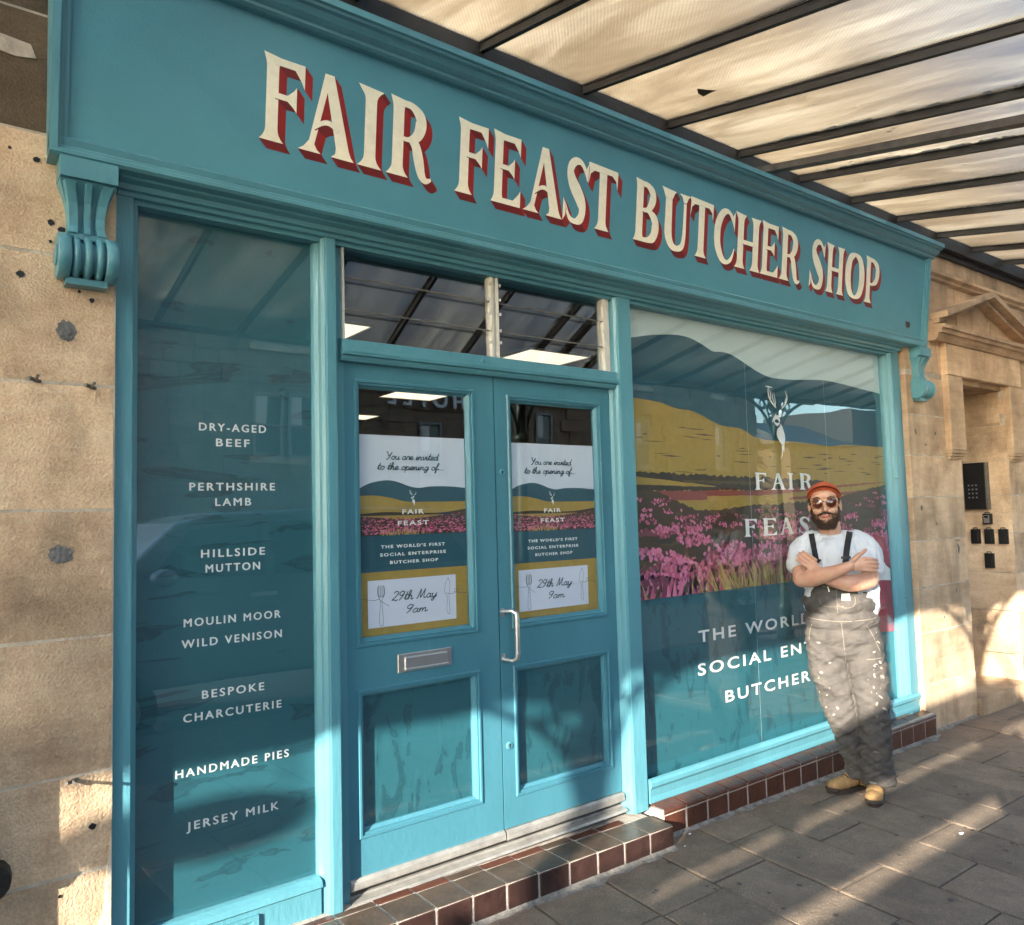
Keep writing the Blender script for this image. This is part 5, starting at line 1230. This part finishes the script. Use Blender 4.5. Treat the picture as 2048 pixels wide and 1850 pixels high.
# left hand, fingers lying over the right upper arm
body += [el_((-.205, -.170, 1.262), (.036, .018, .036), (math.radians(35), 'Y'))]
for i in range(4):
    b0_ = Vector((-.234+.0125*i, -.176, 1.258+.0150*i)); d_ = Vector((-.040, .006, .030)); l = (.85, 1., 1.02, .9)[i]
    body.append(cap_([tuple(b0_-d_*.4), tuple(b0_), tuple(b0_+d_*.75*l+Vector((0, -.005, 0))), tuple(b0_+d_*1.35*l+Vector((0, .008, 0)))], [.0095, .0093, .0085, .0075], 10))
body += [el_((-.09, .02, 1.25), (.15, .10, .12)), el_((-.09, .02, 1.34), (.17, .075, .06))]
bod = fuse(body, 'body', SKIN, .0035, man, 5)
# beard and moustache, hair
def bn(p, n_): return p+n_*(.0035*noise.noise(p*120)+.003*noise.noise(p*60)+.001)
brd = [he((0, -.047, -.108), (.052, .048, .032)), he((0, -.024, -.094), (.070, .064, .026)), he((-.064, -.008, -.066), (.0125, .040, .036)), he((.064, -.008, -.066), (.0125, .040, .036)),
       he((-.071, .006, -.030), (.008, .016, .038)), he((.071, .006, -.030), (.008, .016, .038)), he((0, -.080, -.104), (.022, .016, .014)), he((0, -.03, -.126), (.044, .042, .018))]
fuse(brd, 'beard', BEARD, .004, bod, 3, bn)
fuse([lambda mb: mb.tube([hp(-.042, -.085, -.062), hp(-.028, -.098, -.0575), hp(-.010, -.1055, -.0525), hp(.010, -.1055, -.0525), hp(.028, -.098, -.0575), hp(.042, -.085, -.062)], [.003, .0055, .006, .006, .0055, .003], 8)], 'moustache', BEARD, .003, bod, 1, bn)
fuse([lambda mb: mb.tube([hp(-.030, -.096, -.0645), hp(-.014, -.1025, -.0710), hp(0, -.1040, -.0735), hp(.014, -.1025, -.0710), hp(.030, -.096, -.0645)], [.0022, .0048, .0056, .0048, .0022], 8)], 'lips', LIP, .0018, bod, 1)
fuse([he((0, .035, .02), (.083, .085, .09)), he((-.074, .012, .02), (.010, .035, .04)), he((.074, .012, .02), (.010, .035, .04))], 'hair', BEARD, .005, bod, 2, bn)
# strands give the beard an uneven edge
hs = MB()
for i in range(1500):
    a = R_.uniform(-1.25, 1.25); z = R_.uniform(-.142, -.055); w_ = .070*math.sqrt(max(.05, 1-((z+.06)/.10)**2)) if z < -.06 else .073
    x = w_*math.sin(a); y = -.028-(.060+.012*(z < -.085))*math.cos(a)
    if abs(x) < .030 and z > -.088: continue
    p = hp(x, y, z); d_ = tilt @ Vector((x*.05, -.004, -.011))*R_.uniform(.6, 1.2)+Vector((R_.uniform(-.003, .003), 0, 0)); s_ = Vector((.0008, .0004, 0))
    hs.add([p-s_, p+s_, p+d_], [(0, 1, 2)])
hs.build('beard_hair', BEARD, bod, fix=False)
eb = MB()
for s in (-1, 1): eb.tube([hp(s*.018, -.094, .030), hp(s*.036, -.090, .036), hp(s*.056, -.074, .031)], [.004, .005, .003], 6)
eb.build('eyebrow', BEARD, bod)
ew = MB()
for s in (-1, 1): ew.ell(hp(s*.033, -.078, .004), (.013, .010, .008), 12, 8)
ew.build('eye', WHITE, bod)
# sunglasses
sg = bpy.data.objects.new('sunglasses', None); COL.objects.link(sg); sg.parent = man
for s in (-1, 1):
    ln_ = MB(); seg = 24
    C_ = hp(s*.036, -.104, .004)
    def lp(k_, r, dy=0): 
        a = 2*math.pi*k_/seg; return C_+tilt @ Vector((r*1.06*math.cos(a), (.006 if r > .01 else 0)+dy+s*0.25*r*math.cos(a)*1.0, r*math.sin(a)*(1 if math.sin(a) > 0 else 1.08)))
    V = [C_+Vector((0, -.002, 0))]+[lp(k_, .0125, -.003) for k_ in range(seg)]+[lp(k_, .0265) for k_ in range(seg)]
    ln_.smooth = True; ln_.add(V, [(0, 1+k_, 1+(k_+1) % seg) for k_ in range(seg)]+[(1+k_, 1+seg+k_, 1+seg+(k_+1) % seg, 1+(k_+1) % seg) for k_ in range(seg)]); ln_.build('lens', LENS, sg)
    rm = MB(); rm.tube([lp(k_, .0272) for k_ in range(seg+1)], .0019, 6, caps=False); rm.tube([lp(0 if s > 0 else 12, .027), hp(s*.078, -.075, .010), hp(s*.084, -.01, .008), hp(s*.083, .02, -.002)], .0018, 6); rm.build('rim', RIM, sg)
br_ = MB(); br_.tube([hp(-.010, -.106, .012), hp(0, -.110, .015), hp(.010, -.106, .012)], .0018, 6); br_.build('bridge', RIM, sg)
# cap: crown + short turned up brim
cp = fuse([he((0, .018, .040), (.092, .104, .085)), he((0, -.030, .070), (.080, .064, .052))], 'cap', CAPM, .004, man, 4,
          lambda p, n_: Vector((p.x, p.y, max(p.z, HZ+.030+max(0, min(.052, (-.03-(p.y-HY))*.75))))))
bm_ = MB(); V = []; ns_ = 22
for j, (ro, zz) in enumerate(((.0, .0), (.022, .010), (.048, .004))):
    for i in range(ns_+1):
        a = -1.5+3.0*i/ns_; ca = max(0, math.cos(a)); x = (.089+ro*.35*ca)*math.sin(a); y = .0-(.088+ro*1.0)*ca
        V.append(hp(x, y, .030+.064*ca**1.3+zz*ca))
V += [v+Vector((0, .001, .0045)) for v in V]; m_ = 3*(ns_+1)
F = []
for j in range(2):
    for i in range(ns_):
        a = j*(ns_+1)+i; F += [(a, a+1, a+ns_+2, a+ns_+1), (m_+a, m_+a+ns_+1, m_+a+ns_+2, m_+a+1)]
for i in range(ns_): a = 2*(ns_+1)+i; F.append((a, a+1, m_+a+1, m_+a))
bm_.smooth = True; bm_.add(V, F); bm_.build('brim', CAPM, cp)
bt = MB(); bt.ell(hp(0, .01, .126), (.007, .007, .004), 10, 6); bt.build('cap_button', CAPM, cp)
# t-shirt
f1 = fold(9, .0075, 3, (1.5, 1, .6)); f2 = fold(17, .0050, 8, (1.7, 1, .7))
def shirt_fn(p, n_): return p+n_*(f1(Vector((p.x+p.z*.5, p.y, p.z-p.x*.3)))+f2(p))
tee = [el_((-.09, .012, 1.30), (.195, .125, .13)), el_((-.085, .01, 1.18), (.19, .14, .14)), el_((-.088, .02, 1.385), (.165, .078, .055)), el_((-.075, .0, 1.05), (.19, .145, .14)),
       cap_([(-.205, .01, 1.388), (-.255, -.002, 1.335), (-.272, -.05, 1.262)], [.060, .068, .070]), cap_([(.035, .01, 1.392), (.084, .0, 1.340), (.100, -.045, 1.235)], [.060, .068, .072]),
       el_((-.175, .01, 1.40), (.09, .065, .045)), el_((.0, .01, 1.40), (.09, .065, .045)), el_((.098, .02, 1.08), (.042, .09, .13)), el_((.085, .0, 1.18), (.05, .09, .09))]
fuse(tee, 't_shirt', SHIRT, .006, man, 4, shirt_fn)
cl_ = MB(); cl_.tube([(-.095+.070*math.cos(a), .010+.062*math.sin(a), 1.432+.016*math.sin(a)-.0) for a in [i*math.pi/12 for i in range(25)]], .0075, 8, caps=False); cl_.build('collar', SHIRT, bpy.data.objects['t_shirt'])
# dungarees
g1 = fold(6, .012, 5, (.6, .6, 2.4)); g2 = fold(11, .0075, 12, (.7, .7, 2.6)); g3 = fold(34, .002, 2, (.7, .7, 2))
def dun_fn(p, n_):
    k_ = 1.0 if p.z < .75 else .6
    return p+n_*(k_*(g1(Vector((p.x, p.y, p.z+p.x*.6)))+g2(Vector((p.x, p.y, p.z-p.x*.5))))+g3(p))
dun = [el_((-.075, -.012, 1.045), (.193, .150, .105)), el_((-.068, -.005, .95), (.198, .150, .10)), el_((-.062, .0, .87), (.200, .145, .10)), el_((-.06, .01, .80), (.185, .135, .09)), el_((-.085, -.06, 1.10), (.13, .088, .07)),
       cap_([(-.155, .0, .84), (-.145, -.01, .68), (-.112, -.02, .52), (-.090, -.03, .42), (-.056, .0, .28), (-.026, .035, .15)], [.108, .104, .092, .083, .070, .058]),
       cap_([(.035, .0, .84), (.050, -.015, .68), (.065, -.03, .52), (.070, -.045, .42), (.074, -.03, .28), (.072, -.01, .15)], [.105, .100, .088, .083, .079, .076]),
       lambda mb: mb.tube([(-.034, .03, .20), (-.024, .035, .13), (-.020, .04, .085)], [.062, .066, .060], 16), lambda mb: mb.tube([(.073, -.015, .22), (.075, -.012, .13), (.078, -.008, .07)], [.080, .085, .082], 16)]
dg_ = fuse(dun, 'dungarees', DUCK, .0065, man, 5, dun_fn)
def on_surf(pts, r, name, m, parent, off=.004):
    """strip laid on the front of the clothes by casting onto the mesh"""
    return pts
bpy.context.view_layer.update()
def cast(o, x, z, default=-.15):
    me = o.data
    ok, loc, n_, _ = o.ray_cast(Vector((x, -1.0, z)), Vector((0, 1, 0)))
    return loc.y if ok else default
tsh = bpy.data.objects['t_shirt']
def strip_on(objs, pts, w_, m, parent, name, off=.004):
    mb = MB(); P = cr(pts, 6); Lf, Rg = ribbon_poly([(a, b_, w_) for a, b_ in pts], 6); V = []
    for (a, b_) in Lf+Rg:
        y = min(cast(o, a, b_) for o in objs)-off; V.append((a, y, b_))
    n = len(Lf); V += [(a, b_+.004, c_) for a, b_, c_ in V]
    F = [(i, i+1, n+i+1, n+i) for i in range(n-1)]+[(i, 2*n+i, 2*n+i+1, i+1) for i in range(n-1)]+[(n+i, n+i+1, 3*n+i+1, 3*n+i) for i in range(n-1)]
    mb.add(V, F); return mb.build(name, m, parent)
strip_on([tsh], [(-.200, 1.432), (-.192, 1.37), (-.183, 1.31), (-.177, 1.27)], .030, STRAP, dg_, 'strap', .010)
strip_on([tsh], [(.002, 1.440), (-.010, 1.39), (-.022, 1.33), (-.030, 1.27)], .032, STRAP, dg_, 'strap', .010)
strip_on([tsh], [(-.2, 1.290), (-.155, 1.285)], .012, BLACK, dg_, 'buckle', .010); strip_on([tsh], [(-.052, 1.300), (-.002, 1.302)], .012, BLACK, dg_, 'buckle', .010)
# top of the bib, pocket, patch, seams
strip_on([dg_, tsh], [(-.22, 1.150), (-.12, 1.148), (.0, 1.148), (.06, 1.145)], .016, BLACK, dg_, 'bib_hem', .006)
SEAM = mat('pale_stitching', (.20, .165, .13), .9)
for pts in ([(-.175, 1.075), (-.165, 1.045), (-.13, 1.035), (-.08, 1.036), (-.05, 1.04)], [(-.085, 1.13), (-.084, 1.05), (-.083, 1.0)], [(-.08, 1.05), (-.06, 1.032), (-.02, 1.032), (.005, 1.05), (.008, 1.09)], [(-.24, .965), (-.1, .955), (.05, .962), (.11, .97)], [(-.068, .95), (-.062, .85), (-.055, .72)], [(.06, .93), (.09, .87), (.12, .79)], [(-.22, .93), (-.235, .88), (-.24, .84)], [(.05, .75), (.13, .755)]):
    strip_on([dg_], pts, .0035, SEAM, dg_, 'seam', .0015)
strip_on([dg_], [(-.060, 1.088), (-.018, 1.088)], .036, CREAM, dg_, 'chest_patch', .003)
strip_on([dg_], [(-.046, 1.090), (-.032, 1.090)], .014, flat('patch_mark', (.50, .25, .05)), dg_, 'patch_mark', .005)
strip_on([dg_], [(-.128, 1.143), (-.121, 1.115)], .006, CREAM, dg_, 'pencil', .008)
sp = MB()
for i in range(52):
    if i % 3 == 0: x, z = R_.gauss(-.16, .03), R_.gauss(.58, .10)
    else: x, z = R_.gauss(.095, .028), R_.gauss(.66, .13)
    if i % 9 == 0: x, z = R_.gauss(.08, .03), R_.uniform(.2, .45)
    r = R_.uniform(.002, .0075); ok, loc, n_, _ = dg_.ray_cast(Vector((x, -1, z)), Vector((0, 1, 0)))
    if not ok or n_.y > -.25: continue
    t1 = n_.cross(Vector((0, 0, 1))).normalized(); t2 = n_.cross(t1); st_2 = R_.uniform(.4, 3.0); an0 = R_.uniform(0, 3)
    sp.add([loc+n_*.0012+(t1*math.cos(a)*math.cos(an0)+t2*math.cos(a)*math.sin(an0))*r*st_2+(t2*math.cos(an0)-t1*math.sin(an0))*math.sin(a)*r*R_.uniform(.6, 1.1) for a in [q_*.785 for q_ in range(8)]], [tuple(range(8))])
sp.build('paint_splash', SPLAT, dg_, fix=False)['kind'] = 'stuff'
# boots
def boot(heel, toe, name_lbl):
    hx_, hy_ = heel; tx, ty = toe; d_ = Vector((tx-hx_, ty-hy_, 0)); ln_ = d_.length; a = math.atan2(d_.y, d_.x)
    c = bpy.data.objects.new('shoe', None); COL.objects.link(c); c.parent = man; c.location = (hx_, hy_, 0); c.rotation_euler = (0, 0, a); 
    if name_lbl: c['label'] = name_lbl
    up = fuse([el_((.03, 0, .055), (.045, .040, .050)), el_((.10, 0, .062), (.060, .040, .045), (math.radians(18), 'Y')), el_((ln_*.62, 0, .045), (.075, .045, .034), (math.radians(8), 'Y')), el_((ln_-.055, 0, .038), (.052, .046, .030)), cap_([(.045, 0, .07), (.05, 0, .115)], [.044, .042])],
              'upper', SUEDE, .004, c, 3, lambda p, n_: Vector((p.x, p.y, max(p.z, .016)))+n_*.0015*noise.noise(p*60))
    so_ = MB(); out = [(ln_/2+(ln_/2+.004)*math.cos(t)*(1), (.050-.008*(math.cos(t) < -.2))*math.sin(t)*(.92+.08*math.cos(t))) for t in [i*math.pi/14 for i in range(28)]]
    so_.prof_z([(x, y) for x, y in out], .0, .024); so_.build('sole', SOLE, c)
    lc = MB()
    for k_ in range(4):
        x = .105+.018*k_; zt_ = .107-.010*k_
        lc.tube([(x, -.026, zt_-.010), (x+.004, -.010, zt_), (x+.004, .010, zt_), (x, .026, zt_-.010)], .0028, 6)
    lc.build('lace', STRAP, c)
    tc_ = MB(); tc_.ell((ln_-.035, 0, .022), (.040, .047, .020), 16, 8); tc_.build('toe_rand', SOLE, c)
    return c
boot((.020, .100), (-.182, -.065), 'tan suede boot pointing left, clean toe'); boot((.074, .085), (.040, -.215), 'tan suede boot pointing forward with pale paint splash')
wt = MB(); wt.ell((.050, -.075, .088), (.026, .030, .008), 10, 6); wt.build('paint_splash', SPLAT, man)

hs_ = thing('shadow_oval', 'unseen oval dark board added under the canopy gutter to cast a shadow', 'sign', (-5.12, -2.9, 2.69))  # unseen board, added to cast the oval shadow on the left window
mb = MB(); mb.slab([(.33*math.cos(i*math.pi/12), .095*math.sin(i*math.pi/12)) for i in range(24)], -.02, .02); mb.build('board', IRON, hs_)
for x in (-.25, .25):
    mb = MB(); mb.tube([(x, 0, .09), (x, 0, .34)], .006, 6); mb.build('hanger', BLACK_STEEL, hs_)

# cement fillet and grime where the paving meets the step, gum and grit on the slabs
CEMENT = mat('pale_cement_fillet', (.30, .27, .235), .95, var=.6, vscale=25, bump=.6, bscale=120, coord='World')
def fillet(xa, xb, y, w0):
    mb = MB(); n = int((xb-xa)/.03); V = []
    for i in range(n+1):
        x = xa+(xb-xa)*i/n; w_ = w0*(.35+.9*abs(noise.noise(Vector((x*5, y, 3)))*2))+R_.uniform(0, .006)
        V += [(x, y, gz(x)+.016), (x, y-w_*.5, gz(x)+.006), (x, y-w_, gz(x)+.0005)]
    mb.add(V, [(i*3+j, i*3+j+1, (i+1)*3+j+1, (i+1)*3+j) for i in range(n) for j in range(2)]); mb.build('cement_fillet', CEMENT, pav)
fillet(.3, 2.82, -.189, .045); fillet(2.84, 5.66, -.092, .035); fillet(5.66, 7.6, -.028, .03)
GUM = mat('old_gum', (.075, .065, .058), .8); gm = MB()
for i in range(160):
    x = R_.uniform(1.5, 7.5); y = R_.uniform(-1.7, -.25); r = R_.uniform(.004, .013)
    gm.add([(x+r*math.cos(a)*R_.uniform(.8, 1.2), y+r*math.sin(a)*R_.uniform(.8, 1.2), gz(x)+.0035) for a in [q_*.7 for q_ in range(9)]], [tuple(range(9))])
gm.build('gum_spots', GUM, pav)['kind'] = 'stuff'
gr_ = MB()
for i in range(900):
    x = R_.uniform(1.2, 7.5); y = -R_.random()**2*1.4-.10; r = R_.uniform(.0012, .004)
    if x < 2.85 and y > -.2: continue
    c_ = Vector((x, y, gz(x)+.003)); gr_.add([c_+Vector((r, 0, 0)), c_+Vector((0, r, 0)), c_+Vector((-r, 0, 0)), c_+Vector((0, -r, 0)), c_+Vector((0, 0, r*1.2))], [(0, 1, 4), (1, 2, 4), (2, 3, 4), (3, 0, 4)])
gr_.build('grit', CEMENT, pav)['kind'] = 'stuff'
